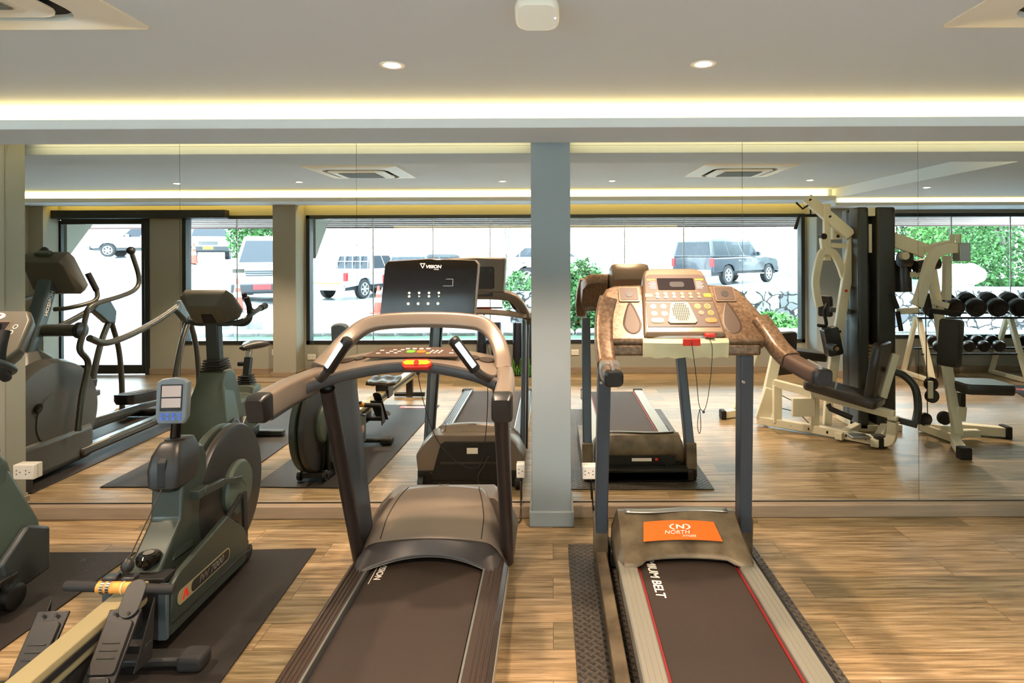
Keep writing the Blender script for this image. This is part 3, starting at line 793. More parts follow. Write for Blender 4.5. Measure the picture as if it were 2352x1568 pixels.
m = M(); m.loft([[(fx + a, -1.128, 1.236), (fx + a, -1.124, 1.205 - .0), (fx + a, -1.116, 1.205), (fx + a, -1.116, 1.236)] for a in (-.020, .055)])
clip = m.build('safety_key', 'red_clip', t2, .003)
m = M(); m.box(fx + .082, fx + .125, -1.105, -1.070, 1.238, 1.254); m.build('clip', 'red_clip', clip, .004)
c1 = spline([(fx + .016, -1.128, 1.222), (fx + .024, -1.135, 1.15), (fx + .036, -1.13, 1.06), (fx + .046, -1.12, .97), (fx + .055, -1.12, .935), (fx + .066, -1.12, .925)])
c2 = spline([(fx + .095, -1.105, 1.240), (fx + .104, -1.125, 1.20), (fx + .100, -1.125, 1.10), (fx + .088, -1.12, .99), (fx + .076, -1.12, .94), (fx + .066, -1.12, .925)])
c3 = spline([(fx + .052, -1.12, .935), (fx + .044, -1.12, .90), (fx + .042, -1.12, .855), (fx + .050, -1.12, .83), (fx + .056, -1.12, .86), (fx + .052, -1.12, .935)])
m = M(); m.tube(c1, .0016, 6); m.tube(c2, .0016, 6); m.tube(c3, .0016, 6); m.ball((fx + .068, -1.12, .922), .006, 8); m.build('cord', 'matte_black', clip)

# ================================================================ treadmill with the black display (left of the pillar)
t1 = thing('treadmill', 'grey and bronze treadmill with tall black display and red safety key', 'treadmill', (-.57, -1.5, 0), 'treadmills')
ax = -.568; yR1 = -2.55; yF1 = -1.0
m = M(); m.box(ax - .34, ax + .34, yR1 + .03, -.55, .05, .17); m.box(ax - .36, ax + .36, -.60, -.44, .01, .12)
m.build('base_frame', 'matte_black', t1, .006)
for s in (-1, 1):
    x0, x1 = (ax - .362, ax - .262) if s < 0 else (ax + .262, ax + .362)
    m = M(); z = .195
    if s < 0: prof = [(x0, .10), (x0, z - .02), (x0 + .02, z), (x1, z + .004), (x1, .10)]
    else: prof = [(x0, .10), (x0, z + .004), (x1 - .02, z), (x1, z - .02), (x1, .10)]
    m.prism(prof, 'y', yR1, yF1 + .06)
    for k in (1, 2, 3, 4):
        xx = x0 + .012 + k * .017; m.box(xx - .0025, xx + .0025, yR1, yF1 + .06, z - .004, z + .0065)
    o = m.build('side_rail', 'rail_dark', t1, .002)
    xi = x1 - .004 if s < 0 else x0 - .006
    M().box(xi, xi + .009, yR1, yF1 + .08, .17, .203).build('trim_strip', 'brushed_metal', o, .001)
    xo_ = x0 - .004 if s < 0 else x1 - .003
    M().box(xo_, xo_ + .007, yR1, yF1 + .06, .13, .168).build('trim_strip', 'alloy_rail', o, .001)
    M().box(x0 - .006, x1 + .006, yR1 - .05, yR1 + .02, .04, .205).build('end_cap', 'matte_black', o, .01)
m = M(); m.box(ax - .248, ax + .248, yR1, -.7, .172, .180); m.cyl((ax - .248, yR1, .145), (ax + .248, yR1, .145), .036, 20)
belt1 = m.build('running_belt', 'belt_black', t1, 0)
text('belt_lettering', 'VISION', .04, frame((ax - .205, -1.0, .1812), (0, -1, 0), (1, 0, 0)), 'white_print', belt1, .0004, 'CENTER', 1.1, 0, .0008)
M().box(ax - .232, ax - .229, -1.10, -.9, .180, .1806).build('belt_mark', 'white_print', belt1, 0, False)
# hood
rows = []
def hz(y): 
    # height of the hood along y
    pts = [(-1.035, .215), (-.95, .262), (-.88, .300), (-.78, .345), (-.68, .385), (-.59, .405), (-.54, .395), (-.50, .355), (-.47, .28), (-.45, .20), (-.44, .10)]
    for (a, za), (b, zb) in zip(pts, pts[1:]):
        if a <= y <= b: return za + (zb - za) * (y - a) / (b - a)
    return pts[0][1] if y < pts[0][0] else pts[-1][1]
def hood_half(y): return .352 if y < -.80 else .352 - .075 * min(1, (y + .80) / .22) ** 1.3 if y < -.52 else .277 + 0 * y
for j in range(27):
    y0 = -1.035 + (.597) * j / 26; r = []
    for i in range(31):
        u = -1 + 2 * i / 30; a = abs(u)
        ww = hood_half(y0); x = ax + u * ww
        back = max(0, 1 - j / 6)
        yy = y0 + back * (.095 * (1 - min(1, (a / .80)) ** 2) - (.0 if a < .8 else .05 * (a - .8) / .2))
        crown = .030 * (1 - u * u)
        z = hz(y0) + crown - .03
        edge = max(0, (a - .72) / .28)
        z = z - edge ** 2.2 * (z - .12) * (.78 if y0 > -.9 else .62)
        r.append((x, yy, max(.08, z)))
    rows.append(r)
hd = M().grid(rows).build('motor_hood', 'tread_silver', t1, 0, ang=50)
so = hd.modifiers.new('solid', 'SOLIDIFY'); so.thickness = .008; so.offset = -1
# darker rear band that bows over the belt
rows2 = []
for j in range(9):
    rr_ = rows[0 + j] if False else None
for j in range(0, 9):
    t = j / 8; r = []
    for i in range(31):
        u = -1 + 2 * i / 30; a = abs(u)
        jj = t * (5.2 - 2.2 * min(1, a / .8) ** 2 * 0 + (-0.0)) ; j0 = int(jj); ft = jj - j0
        p, q = Vector(rows[j0][i]), Vector(rows[min(26, j0 + 1)][i]); v = p.lerp(q, ft); v.z += .0035
        r.append(v)
    rows2.append(r)
bd = M().grid(rows2).build('hood_rear_band', 'tread_dark', hd, 0, ang=50); so = bd.modifiers.new('solid', 'SOLIDIFY'); so.thickness = .004
# two thin seams and the small chrome badge
m = M()
for s in (-1, 1): m.tube([Vector(rows[j][15 + s * 10]) + Vector((0, 0, .001)) for j in range(6, 24)], .0022, 6)
m.build('hood_seam', 'matte_black', hd)
bz = Vector(rows[21][15])
M().tube([bz + Vector((.028 * math.sin(a), -.012 * math.cos(a), .004)) for a in [-1.2 + .3 * k for k in range(9)]], .0035, 8).build('badge', 'chrome', hd)
# front skirt with black recess (seen in the mirror)
m = M(); cpoly = lambda k: [(ax - .37 * k, .06), (ax - .385 * k, .20), (ax - .33 * k, .30), (ax - .27 * k, .36), (ax + .27 * k, .36), (ax + .33 * k, .30), (ax + .385 * k, .20), (ax + .37 * k, .06)]
rings = []
for y, k in ((-.62, 1.0), (-.52, 1.0), (-.47, .97), (-.445, .93)): rings.append([(x, y, z) for x, z in cpoly(k)])
m.loft(rings); sk = m.build('front_skirt', 'tread_silver', t1, .006)
m = M(); m.prism([(ax - .27, .05), (ax - .20, .30), (ax - .17, .315), (ax + .17, .315), (ax + .20, .30), (ax + .27, .05)], 'y', -.47, -.435); rec = m.build('front_recess', 'matte_black', sk, .004)
M().box(ax - .02, ax + .055, -.436, -.433, .235, .275).build('rating_plate', 'white_print', rec, 0, False)
M().box(ax - .20, ax + .20, -.437, -.428, .165, .18).build('recess_rib', 'tread_dark', rec, .003)
M().tube(spline([(ax + .13, -.43, .22), (ax + .10, -.41, .16), (ax + .06, -.40, .09), (ax + .09, -.38, .02), (ax + .2, -.28, .012), (-.21, -.14, .012), (-.195, -.06, .03), (-.195, -.045, .22)]), .005, 8).build('power_cord', 'rail_dark', t1)
for s in (-1, 1): M().cyl((ax + s * .33 - .02, -.42, .045), (ax + s * .33 + .02, -.42, .045), .042, 18).build('wheel', 'black_plastic', t1, .004)
# uprights: deep blades with a round front tube
for s in (-1, 1):
    x = ax + s * .352
    m = M(); th = .014
    pro = [(-1.245, 1.06), (-.93, 1.10), (-.66, .24), (-.63, .12), (-.80, .12), (-.84, .26)]
    m.prism([(y, z) for y, z in pro], 'x', x - th, x + th); o = m.build('upright', 'upright_blue', t1, .008)
    m = M(); m.tube([(x - s * .0, -.83, .14), (x, -1.235, 1.05)], .030, 14); m.build('upright_tube', 'upright_brown', o)
# console frame
cc = ax - .02
def cs(l, sec, mm, name, par=t1, up=(0, 1, 0), res=7, scales=None):
    m = M(); m.sweep(spline(l, res), sec, up, scales=scales); return m.build(name, mm, par)
# bowed lower crossbar (dark) and panel
bar_pts = [(cc - .42, -1.36, 1.065), (cc - .28, -1.27, 1.105), (cc - .12, -1.21, 1.128), (cc, -1.20, 1.133), (cc + .12, -1.21, 1.128), (cc + .28, -1.26, 1.105), (cc + .37, -1.31, 1.080)]
cs(bar_pts, rrect(-.018, .018, -.020, .020, .006, 2), 'tread_dark', 'crossbar', up=(0, 0, 1))
rows = []
for i in range(21):
    u = -1 + 2 * i / 20; x = cc + u * .385
    yb = -1.195 - .13 * u * u; zb = 1.150 - .05 * u * u
    rows.append([(x, yb - .012, zb - .028), (x, yb - .004, zb), (x, -1.10 - .04 * u * u, zb + .014), (x, -.97 - .04 * u * u, 1.178 - .045 * u * u), (x, -.955 - .04 * u * u, 1.15 - .045 * u * u), (x, -1.1, 1.12 - .04 * u * u)])
m = M(); m.loft(rows); pan = m.build('console_panel', 'tread_silver', t1)
pf = frame((cc, -1.085, 1.1712), (1, 0, 0), (0, 1, .145))
m = M(); m.fprism(pf, [(-.215, -.062), (.190, -.062), (.200, .072), (-.165, .072)], .0, .006); kb = m.build('keypad', 'panel_brown', pan, .001)
def key(u0, u1, v0, v1, mm, nm='key'):
    M().fprism(pf, rrect(u0, u1, v0, v1, min(u1 - u0, v1 - v0) * .3, 3), .006, .0078).build(nm, mm, kb)
for k in range(4): key(-.058 + k * .030, -.040 + k * .030, .038, .052, 'white_print')
key(-.045, -.008, -.012, .022, 'print_green', 'start_key'); key(0, .037, -.012, .022, 'orange_label', 'stop_key')
for r_ in range(3):
    for k in range(2): key(-.110 + k * .034 - .01 * r_, -.094 + k * .034 - .01 * r_, .026 - r_ * .022, .034 - r_ * .022, 'white_print')
    for k in range(3): key(.062 + k * .020 - .004 * r_, .072 + k * .020 - .004 * r_, .014 - r_ * .016, .021 - r_ * .016, 'white_print')
key(.044, .060, -.026, -.014, 'yellow_clip')
for sx_ in (-.165, .150): key(sx_, sx_ + .018, .018, .026, 'white_print'); key(sx_ - .006, sx_ + .012, -.022, -.014, 'white_print')
for s in (-1, 1):
    for dx, rr_ in ((.300, .034), (.245, .026)):
        m = M(); m.fprism(frame((cc + s * dx, -1.08, 1.166 - .05 * (dx / .385) ** 2), (1, 0, -s * .12), (0, 1, .12)), ring(0, 0, 22, rr_), -.02, .0085); m.build('cup_holder', 'rail_dark', pan)
# arch over the panel
sec = rrect(-.035, .035, -.030, .030, .016, 4)
arch = [(cc - .40, -1.15, 1.115), (cc - .375, -1.05, 1.16), (cc - .335, -.97, 1.22), (cc - .27, -.92, 1.272), (cc - .18, -.90, 1.290), (cc, -.89, 1.296), (cc + .18, -.90, 1.290), (cc + .275, -.92, 1.272), (cc + .335, -.97, 1.215), (cc + .368, -1.05, 1.15), (cc + .38, -1.15, 1.10)]
cs(arch, sec, 'tread_silver', 'console_arch', up=(0, -1, .3))
# arms
for s in (-1, 1):
    xo = cc + s * .40
    a = [(xo - s * .012, -1.16, 1.085), (xo + s * .01, -1.40, 1.088), (xo + s * .015, -1.62, 1.082)]
    sec2 = rrect(-.034, .034, -.050, .042, .014, 3)
    m = M(); m.sweep(spline(a, 5), sec2, (0, 0, 1)); arm = m.build('arm_rest', 'tread_silver', t1)
    m = M(); m.sweep([(xo + s * .015, -1.612, 1.082), (xo + s * .016, -1.655, 1.080), (xo + s * .016, -1.672, 1.076)], rrect(-.036, .036, -.052, .044, .014, 3), (0, 0, 1), scales=[1, 1, .8]); m.build('end_cap', 'black_plastic', arm)
    m = M(); m.sweep(spline([(xo, -1.16, 1.045), (xo + s * .01, -1.40, 1.042), (xo + s * .012, -1.60, 1.036)], 5), rrect(-.028, .028, -.012, .012, .005, 2), (0, 0, 1)); m.build('arm_underside', 'tread_dark', arm)
    # angled sensor grip
    xg = cc + s * .335
    g = [(xo - s * .01, -1.22, 1.10), (xg + s * .01, -1.29, 1.10), (xg - s * .035, -1.34, 1.135), (xg - s * .075, -1.36, 1.19)]
    m = M(); m.tube(spline(g, 7), .017, 12); gb = m.build('grip_bar', 'tread_dark', t1)
    e0, e1 = Vector(g[2]), Vector((xg - s * .135, -1.365, 1.275)); e0 = Vector((xg - s * .045, -1.345, 1.145))
    m = M(); m.tube([e0, e0.lerp(e1, .05), e0.lerp(e1, .95), e1], .023, 14, scales=[.8, 1, 1, .7]); gh = m.build('hand_grip', 'black_plastic', gb)
    dv = (e1 - e0).normalized(); nrm = Vector((0, -.8, .5)); nrm = (nrm - dv * nrm.dot(dv)).normalized()
    sd = dv.cross(nrm)
    m = M(); ff = frame(e0.lerp(e1, .5) + nrm * .0235, sd, dv); m.fprism(ff, rrect(-.011, .011, -.058, .058, .005), -.003 if ff.to_3x3().col[2].dot(nrm) > 0 else -.001, .003 if ff.to_3x3().col[2].dot(nrm) > 0 else .003); m.build('sensor_plate', 'chrome', gh)
# display
df = frame((cc + .015, -.885, 1.312), (1, 0.02, 0), (0, .09, 1))
out = [(-.232, 0), (.215, 0), (.232, .245), (.218, .262), (0, .270), (-.200, .258), (-.213, .24)]
m = M(); m.loft([[df @ Vector((u * .95, .01 + v * .94, -.045)) for u, v in out], [df @ Vector((u, v, -.02)) for u, v in out], [df @ Vector((u, v, 0)) for u, v in out]]); ds = m.build('display_housing', 'tread_silver', t1, .006)
m = M(); m.fprism(df, [(u * .975 - .003, .002 + v * .982) for u, v in out], .0, .004); sc_ = m.build('display_glass', 'black_gloss', ds, .002)
text('lettering', 'VISION', .020, df @ Matrix.Translation((.016, .230, .0046)), 'white_print', sc_, .0003, 'CENTER', 1.15, .15, .0006)
text('lettering', 'FITNESS', .006, df @ Matrix.Translation((.030, .217, .0046)), 'white_print', sc_, .0003, 'CENTER', 1.1)
m = M()
for a, b in (((-.044, .243), (-.034, .224)), ((-.034, .224), (-.026, .243)), ((-.047, .245), (-.022, .245))):
    m.bar(df @ Vector((a[0], a[1], .0048)), df @ Vector((b[0], b[1], .0048)), .003, .001, df.to_3x3() @ Vector((0, 0, 1)))
m.build('logo_mark', 'white_print', sc_, 0, False)
m = M()
for r_, v in enumerate((.108, .092, .058)):
    for k in range(4):
        m.fprism(df @ Matrix.Translation((0, 0, .004)), ring(-.095 + k * .046 - (.004 if r_ == 2 else 0), v, 10 if r_ != 1 else (10, 3, 8, 3)[k], .0058 if r_ != 2 else .0065), 0, .0008)
m.build('touch_icons', 'white_print', sc_, 0, False)
m = M(); q = [(.075, .172), (.108, .172), (.108, .140), (.062, .140)]
for a, b in zip(q, q[1:]): m.bar(df @ Vector((a[0], a[1], .0046)), df @ Vector((b[0], b[1], .0046)), .0018, .0008, df.to_3x3() @ Vector((0, 0, 1)))
m.build('icon_outline', 'brushed_metal', sc_, 0, False)
m = M(); m.fprism(df, rrect(-.14, .14, .03, .20, .02), -.05, -.040); m.build('back_cover', 'tread_dark', ds, .004)
# neck bracket between arch and display
M().box(cc - .12, cc + .14, -.90, -.86, 1.28, 1.33).build('display_bracket', 'tread_dark', t1, .006)
# safety key: red base, yellow top
kf = frame((cc + .032, -1.222, 1.147), (1, 0, 0), (0, .55, .83))
oct_ = [(-.048, -.020), (.048, -.020), (.060, -.008), (.060, .008), (.046, .020), (-.046, .020), (-.060, .008), (-.060, -.008)]
m = M(); m.fprism(kf, oct_, -.012, .016); sk_ = m.build('safety_key', 'red_clip', t1, .003)
m = M(); m.fprism(kf, [(u * .92, v * .5 + .003) for u, v in oct_], .012, .0185); m.build('key_top', 'yellow_clip', sk_, .002)
m = M(); m.fprism(kf, ring(0, .002, 16, .011), .015, .021); m.build('key_button', 'red_clip', sk_)
m = M(); m.tube(spline([(cc + .033, -1.21, 1.115), (cc + .036, -1.20, 1.07), (cc + .05, -1.16, .96), (cc + .09, -1.10, .80), (cc + .16, -.98, .66), (cc + .24, -.86, .60), (cc + .28, -.92, .78), (cc + .30, -1.02, 1.0), (cc + .30, -1.07, 1.14)]), .0018, 6); m.ball((cc + .033, -1.21, 1.11), .008, 8); m.build('cord', 'matte_black', sk_)
# ================================================================ rowing machine
rw = thing('rowing_machine', 'dark grey rowing machine with big flywheel and yellowish slide rail', 'rowing machine', (-1.6, -3.1, .009), None, True, .035)
def L(m, name, mm, par=rw, bv=0.0, **k): return m.build(name, mm, par, bv, **k)
m = M(); m.prism([(-.048, .22), (-.040, .285), (.040, .285), (.048, .22), (.040, .20), (-.040, .20)], 'y', .02, 2.0)
rail = L(m, 'slide_rail', 'rower_rail', rw, .004)
m = M()
for s in (-1, 1): m.box(s * .049 - .003, s * .049 + .003, .02, 1.98, .238, .262)
m.build('rail_groove', 'matte_black', rail, 0, False)
m = M(); m.box(-.035, .035, .0, .06, .0, .26); L(m, 'rear_post', 'rower_dark', rw, .006)
m = M(); m.tube([(-.17, .03, .025), (.17, .03, .025)], .025, 12, scales=[1, 1]); L(m, 'rear_foot', 'black_plastic')
m = M(); rows = []
for i in range(9):
    u = -1 + 2 * i / 8; r = []
    for j in range(7):
        v = -1 + 2 * j / 6
        r.append((u * .135, .93 + v * .115 + .02 * (abs(u)), .385 - .018 * math.exp(-((abs(u) - .5) ** 2) * 12) * (1 - v * v * .4) + .016 * max(0, -v)))
    rows.append(r)
m.grid(rows); seat = L(m, 'seat', 'vinyl_black'); so = seat.modifiers.new('solid', 'SOLIDIFY'); so.thickness = .035; so.offset = -1
m = M(); m.box(-.06, .06, .84, 1.02, .285, .352); m.box(-.062, -.05, .86, 1.0, .21, .30); m.box(.05, .062, .86, 1.0, .21, .30); m.build('seat_carriage', 'black_plastic', seat, .004)
# body housing
hous = [(1.82, .10), (2.45, .05), (2.52, .25), (2.26, .36), (2.24, .66), (2.20, .72), (2.10, .74), (2.05, .70), (2.03, .44), (1.86, .28)]
m = M(); m.prism(hous, 'x', -.085, .05); hz_ = L(m, 'body_housing', 'rower_teal', rw, .012)
low = [(1.82, .06), (2.46, .035), (2.50, .12), (2.44, .22), (2.28, .345), (1.90, .285), (1.84, .26)]
for s, a, b in ((1, .098, .125), (-1, -.135, -.108)):
    m = M(); m.prism(low, 'x', a, b); sp_ = L(m, 'side_panel', 'rower_teal', rw, .006)
    m = M(); xx = b if s > 0 else a
    m.prism([(1.83, .10), (2.47, .075), (2.47, .085), (1.83, .112)], 'x', xx - .001, xx + .002); m.build('panel_rib', 'rower_dark', sp_, .001)
    fr_ = frame((xx + s * .0015, 2.08, .172), (0, s, -.035 * 1), (0, .035, 1)) if s > 0 else frame((xx - .0015, 2.08, .172), (0, -1, .035), (0, .035, 1))
    m = M(); m.fprism(fr_, rrect(-.215, .215, -.030, .030, .028, 6), 0, .0012); bd_ = m.build('name_badge', 'rower_rail', sp_, 0)
    m = M(); m.fprism(fr_, rrect(-.115, .208, -.024, .024, .022, 6), .001, .0018); bi = m.build('badge_inset', 'rower_dark', bd_, 0)
    text('lettering', 'IW 7000', .040, fr_ @ Matrix.Translation((.048, 0, .0019)), 'brushed_metal', bi, .0004, 'CENTER', 1.45, .25, .0006)
    m = M(); m.fprism(fr_, [(-.185, -.018), (-.170, -.018), (-.155, .008), (-.150, -.018), (-.132, -.018), (-.150, .020), (-.162, .020)], .001, .0022); m.build('red_logo', 'red_clip', bd_, 0, False)
m = M(); m.box(-.108, .098, 1.84, 2.44, .05, .25); m.box(-.10, .09, 1.80, 1.86, .06, .27); L(m, 'inner_frame', 'matte_black')
for a_, b_ in ((.085, .120), (-.13, -.095)): L(M().box(a_, b_, 1.80, 1.822, .055, .275), 'end_bracket', 'elliptical_mast', rw, .003)
# sloping nose over the housing and the rope housing with its slot
m = M(); m.loft([[(-.055, 2.055, .46), (.035, 2.055, .46), (.035, 2.12, .46), (-.055, 2.12, .46)], [(-.06, 2.035, .40), (.04, 2.035, .40), (.04, 2.12, .38), (-.06, 2.12, .38)], [(-.085, 1.96, .29), (.055, 1.96, .29), (.055, 2.12, .28), (-.085, 2.12, .28)]]); L(m, 'sloping_nose', 'rower_teal', rw, .006)
m = M(); m.prism([(2.03, .44), (2.045, .60), (2.07, .60), (2.07, .42)], 'x', -.062, .042); L(m, 'front_cover', 'rower_dark', rw, .006)
m = M()
rg = []
for z, w_, y0, y1 in ((.565, .045, 2.01, 2.12), (.59, .066, 1.985, 2.15), (.66, .070, 1.985, 2.18), (.72, .062, 2.0, 2.19), (.765, .045, 2.03, 2.18), (.775, .030, 2.05, 2.14)):
    rg.append([(x - .01, y, z) for x, y in rrect(-w_, w_, y0, y1, .028, 4)])
m.loft(rg); rh = L(m, 'rope_housing', 'rower_dark')
m = M(); m.prism([(1.983, .595), (1.983, .70), (2.03, .75), (2.03, .57)], 'x', -.026, .008); m.build('rope_slot', 'matte_black', rh, .004)
m = M(); m.lathe([(.040, .0), (.042, .012), (.03, .014)], (-.01, 2.09, .765), 20); m.build('stalk_collar', 'rower_dark', rh)
# console on its stalk
m = M(); m.tube([(-.01, 2.09, .765), (.0, 2.085, .87)], .021, 12); st = L(m, 'console_stalk', 'black_gloss')
cf = frame((.005, 2.05, .955), (1, .05, 0), (0, .10, 1))
pl = [(-.052, -.10), (.052, -.10), (.064, -.078), (.066, .078), (.045, .093), (0, .099), (-.045, .093), (-.066, .078), (-.064, -.078)]
m = M(); m.loft([[cf @ Vector((u * .88, v * .92, -.035)) for u, v in pl], [cf @ Vector((u, v, -.012)) for u, v in pl], [cf @ Vector((u, v, .010)) for u, v in pl], [cf @ Vector((u * .94, v * .96, .015)) for u, v in pl]])
cn = L(m, 'console', 'console_grey', rw, 0)
m = M(); m.fprism(cf, rrect(-.046, .046, -.045, .070, .004), .014, .0165); fr1 = m.build('screen_frame', 'matte_black', cn)
m = M(); m.fprism(cf, [(-.040, .016), (.040, .016), (.040, .064), (-.040, .064)], .0165, .0172); m.build('screen', 'lcd', fr1, 0, False)
m = M(); m.fprism(cf, [(-.040, -.030), (.040, -.030), (.040, .010), (-.040, .010)], .0165, .0172); m.build('screen', 'lcd', fr1, 0, False)
for r_ in range(2):
    for k in range(4):
        m = M(); m.fprism(cf, ring(-.037 + k * .0245, -.060 - r_ * .017, 14, .0078), .0145, .018); m.build('button', 'blue_button', cn)
# flywheel
m = M(); c0 = (0, 2.49, .39)
m.lathe([(.05, .055), (.30, .055), (.322, .050), (.330, .038), (.330, .022), (.322, .012)], c0, 64, 'x'); fw = L(m, 'flywheel', 'rower_dark')
m = M(); m.lathe([(.318, -.05), (.328, -.04), (.328, -.008), (.316, .0)], c0, 64, 'x'); m.build('flywheel_rear_ring', 'rower_teal', fw)
m = M(); m.lathe([(.30, -.005), (.300, .03)], c0, 48, 'x'); m.build('flywheel_core', 'matte_black', fw)
m = M(); m.lathe([(.135, .054), (.137, .072), (.125, .086), (.08, .092), (.001, .094)], (0, 2.50, .40), 40, 'x'); hub = m.build('hub_cover', 'bike_grey', fw)
m = M(); m.lathe([(.135, -.06), (.137, -.078), (.125, -.09), (.001, -.098)], (0, 2.50, .40), 40, 'x'); m.build('hub_cover', 'bike_grey', fw)
M().tube([(.094 - .02 * (t / 8) ** 2, 2.45 + .09 * math.sin(t * .32) * 1.1, .40 + .07 - .024 * t) for t in range(7)], .003, 6).build('hub_groove', 'rower_dark', hub)
m = M(); m.bar((.085, 2.14, .515), (.09, 2.30, .50), .022, .036); m.bar((.09, 2.30, .50), (.105, 2.46, .455), .016, .030); m.box(-.06, .09, 2.10, 2.18, .495, .535); L(m, 'hub_arm', 'rower_teal', rw, .004)
m = M(); m.bar((.088, 2.24, .26), (.098, 2.47, .37), .016, .026); m.bar((.10, 2.50, .37), (.10, 2.51, .06), .014, .036); L(m, 'hub_brace', 'matte_black', rw, .003)
for s in (-1, 1): M().cyl((s * .09 - .012, 2.55, .04), (s * .09 + .012, 2.55, .04), .038, 18).build('transport_wheel', 'black_plastic', rw, .003)
m = M(); m.box(-.11, .11, 2.42, 2.56, .02, .06); L(m, 'wheel_bracket', 'matte_black', rw, .004)
# knob
m = M(); m.lathe([(.022, -.03), (.024, 0), (.043, .006), (.046, .014), (.046, .036), (.038, .046), (.001, .047)], (-.01, 1.90, .312), 14); kn = L(m, 'adjustment_knob', 'black_gloss')
m = M(); m.lathe([(.018, .046), (.020, .0485), (.016, .049)], (-.01, 1.90, .312), 20); m.build('knob_ring', 'brushed_metal', kn)
M().box(-.03, .10, 1.82, 1.90, .268, .292).build('cradle', 'matte_black', rw, .004)
# pull handle with tape and cord
hy, hz2 = 1.70, .325
hd_ = M().tube([(-.205, hy + .01, hz2 + .006), (-.20, hy + .01, hz2 + .006), (.205, hy - .006, hz2 - .008), (.212, hy - .006, hz2 - .008)], .0182, 14, scales=[.8, 1, 1, .8]).build('pull_handle', 'black_rubber', rw)
M().tube([(-.075, hy + .004, hz2 + .001), (.075, hy, hz2 - .001)], .021, 14).build('handle_tape', 'orange_tape', hd_)
for x in (-.052, -.03): M().tube([(x - .006, hy + .003, hz2), (x + .006, hy + .003, hz2)], .024, 14).build('handle_ring', 'chrome', hd_)
M().tube([(.02, hy, hz2), (.025, hy, hz2)], .0235, 14).build('handle_string', 'fascia_beige', hd_)
M().ball((-.0, hy + .055, hz2 + .055), .026, 12, (.9, .9, 1.15)).build('rope_stop', 'rower_dark', hd_)
m = M(); m.box(-.07, -.015, hy + .01, hy + .05, hz2 + .012, hz2 + .034); m.box(.005, .055, hy + .005, hy + .045, hz2 + .012, hz2 + .034); m.build('handle_hook', 'black_plastic', hd_, .006)
M().tube([(-.008, 1.99, .59), (.0, hy + .06, hz2 + .075)], .0028, 6).build('pull_rope', 'matte_black', rw)
# foot plates
for s in (-1, 1):
    x0 = s * .125
    ff = frame((x0, 1.475, .235), (1, 0, 0), (0, .64, .77))
    m = M(); m.fprism(ff, [(-.052, -.15), (.052, -.15), (.055, .12), (-.055, .12)], -.012, 0); fp = L(m, 'foot_plate', 'black_plastic', rw, .003)
    m = M(); m.fprism(ff, rrect(-.045, .045, -.075, .085, .012), 0, .010)
    for k in range(3): m.fprism(ff, [(-.030, -.03 + k * .022), (.030, -.03 + k * .022), (.030, -.025 + k * .022), (-.030, -.025 + k * .022)], .010, .013)
    m.build('ribbed_pad', 'rower_dark', fp, .002)
    m = M(); m.fprism(ff, rrect(-.040, .040, -.15, -.08, .02), .002, .012); m.build('heel_cup', 'black_plastic', fp, .003)
    if s > 0:
        m = M(); m.fprism(ff, rrect(-.020, .050, .09, .215, .034, 6), .004, .010); m.build('toe_slider', 'rower_dark', fp, .002)
    for hx in (-.024, .022): M().fprism(ff, ring(hx, .105, 10, .006), .009, .0135).build('stud', 'matte_black', fp)
    m = M(); m.loft([[ff @ Vector((-.056, -.09 + t, .0)), ff @ Vector((-.056, -.06 + t, .0)), ff @ Vector((-.056, -.06 + t, .004)), ff @ Vector((-.056, -.09 + t, .004))] for t in (0, .001)]) if False else None
    arc = [ff @ Vector((-.062 * math.cos(a) , -.10 - .02 * math.sin(a), .050 * math.sin(a))) for a in [PI * k / 10 for k in range(11)]]
    M().sweep(arc, [(-.016, -.0015), (.016, -.0015), (.016, .0015), (-.016, .0015)], ff.to_3x3() @ Vector((0, 1, 0))).build('foot_strap', 'black_rubber', fp)
    if s < 0:
        q = ff @ Vector((-.045, -.105, .05))
        M().box(q.x - .035, q.x + .03, q.y - .025, q.y + .02, q.z - .02, q.z + .012).build('strap_buckle', 'rower_dark', fp, .006)
    m = M(); m.prism([(1.50, .13), (1.60, .30), (1.62, .33), (1.60, .12)], 'x', x0 + s * .058, x0 + s * .063); m.build('side_bracket', 'matte_black', fp, .001)
m = M(); m.box(-.19, .19, 1.56, 1.60, .16, .19); m.box(-.03, .03, 1.40, 1.80, .12, .20); L(m, 'foot_plate_bar', 'matte_black', rw, .003)
m = M(); m.box(-.26, .26, 1.69, 1.76, .02, .055); ft = L(m, 'front_stabiliser', 'rower_dark', rw, .01)
for s in (-1, 1): M().box(s * .27 - .05, s * .27 + .05, 1.68, 1.77, .0, .062).build('rubber_foot', 'black_rubber', ft, .02, segs=4)

# ================================================================ exercise bike
bk = thing('exercise_bike', 'grey upright exercise bike with big angled console', 'exercise bike', (-2.6, -1.3, .009))
def B(m, name, mm, par=bk, bv=0.0, **k): return m.build(name, mm, par, bv, **k)
bx = -2.62
side = [(-.80, .17), (-.79, .30), (-.90, .66), (-.95, .72), (-1.06, .72), (-1.12, .60), (-1.16, .44), (-1.36, .44), (-1.40, .50), (-1.52, .50), (-1.56, .40), (-1.56, .16), (-1.10, .10), (-.92, .10)]
m = M()
rg = []
for x, k in ((-.115, .82), (-.10, .96), (-.06, 1.0), (.06, 1.0), (.10, .96), (.115, .82)):
    rg.append([(bx + x, -1.17 + (y + 1.17) * k, .30 + (z - .30) * k) for y, z in side])
m.loft(rg); body = B(m, 'body_shroud', 'bike_grey', bk, .008)
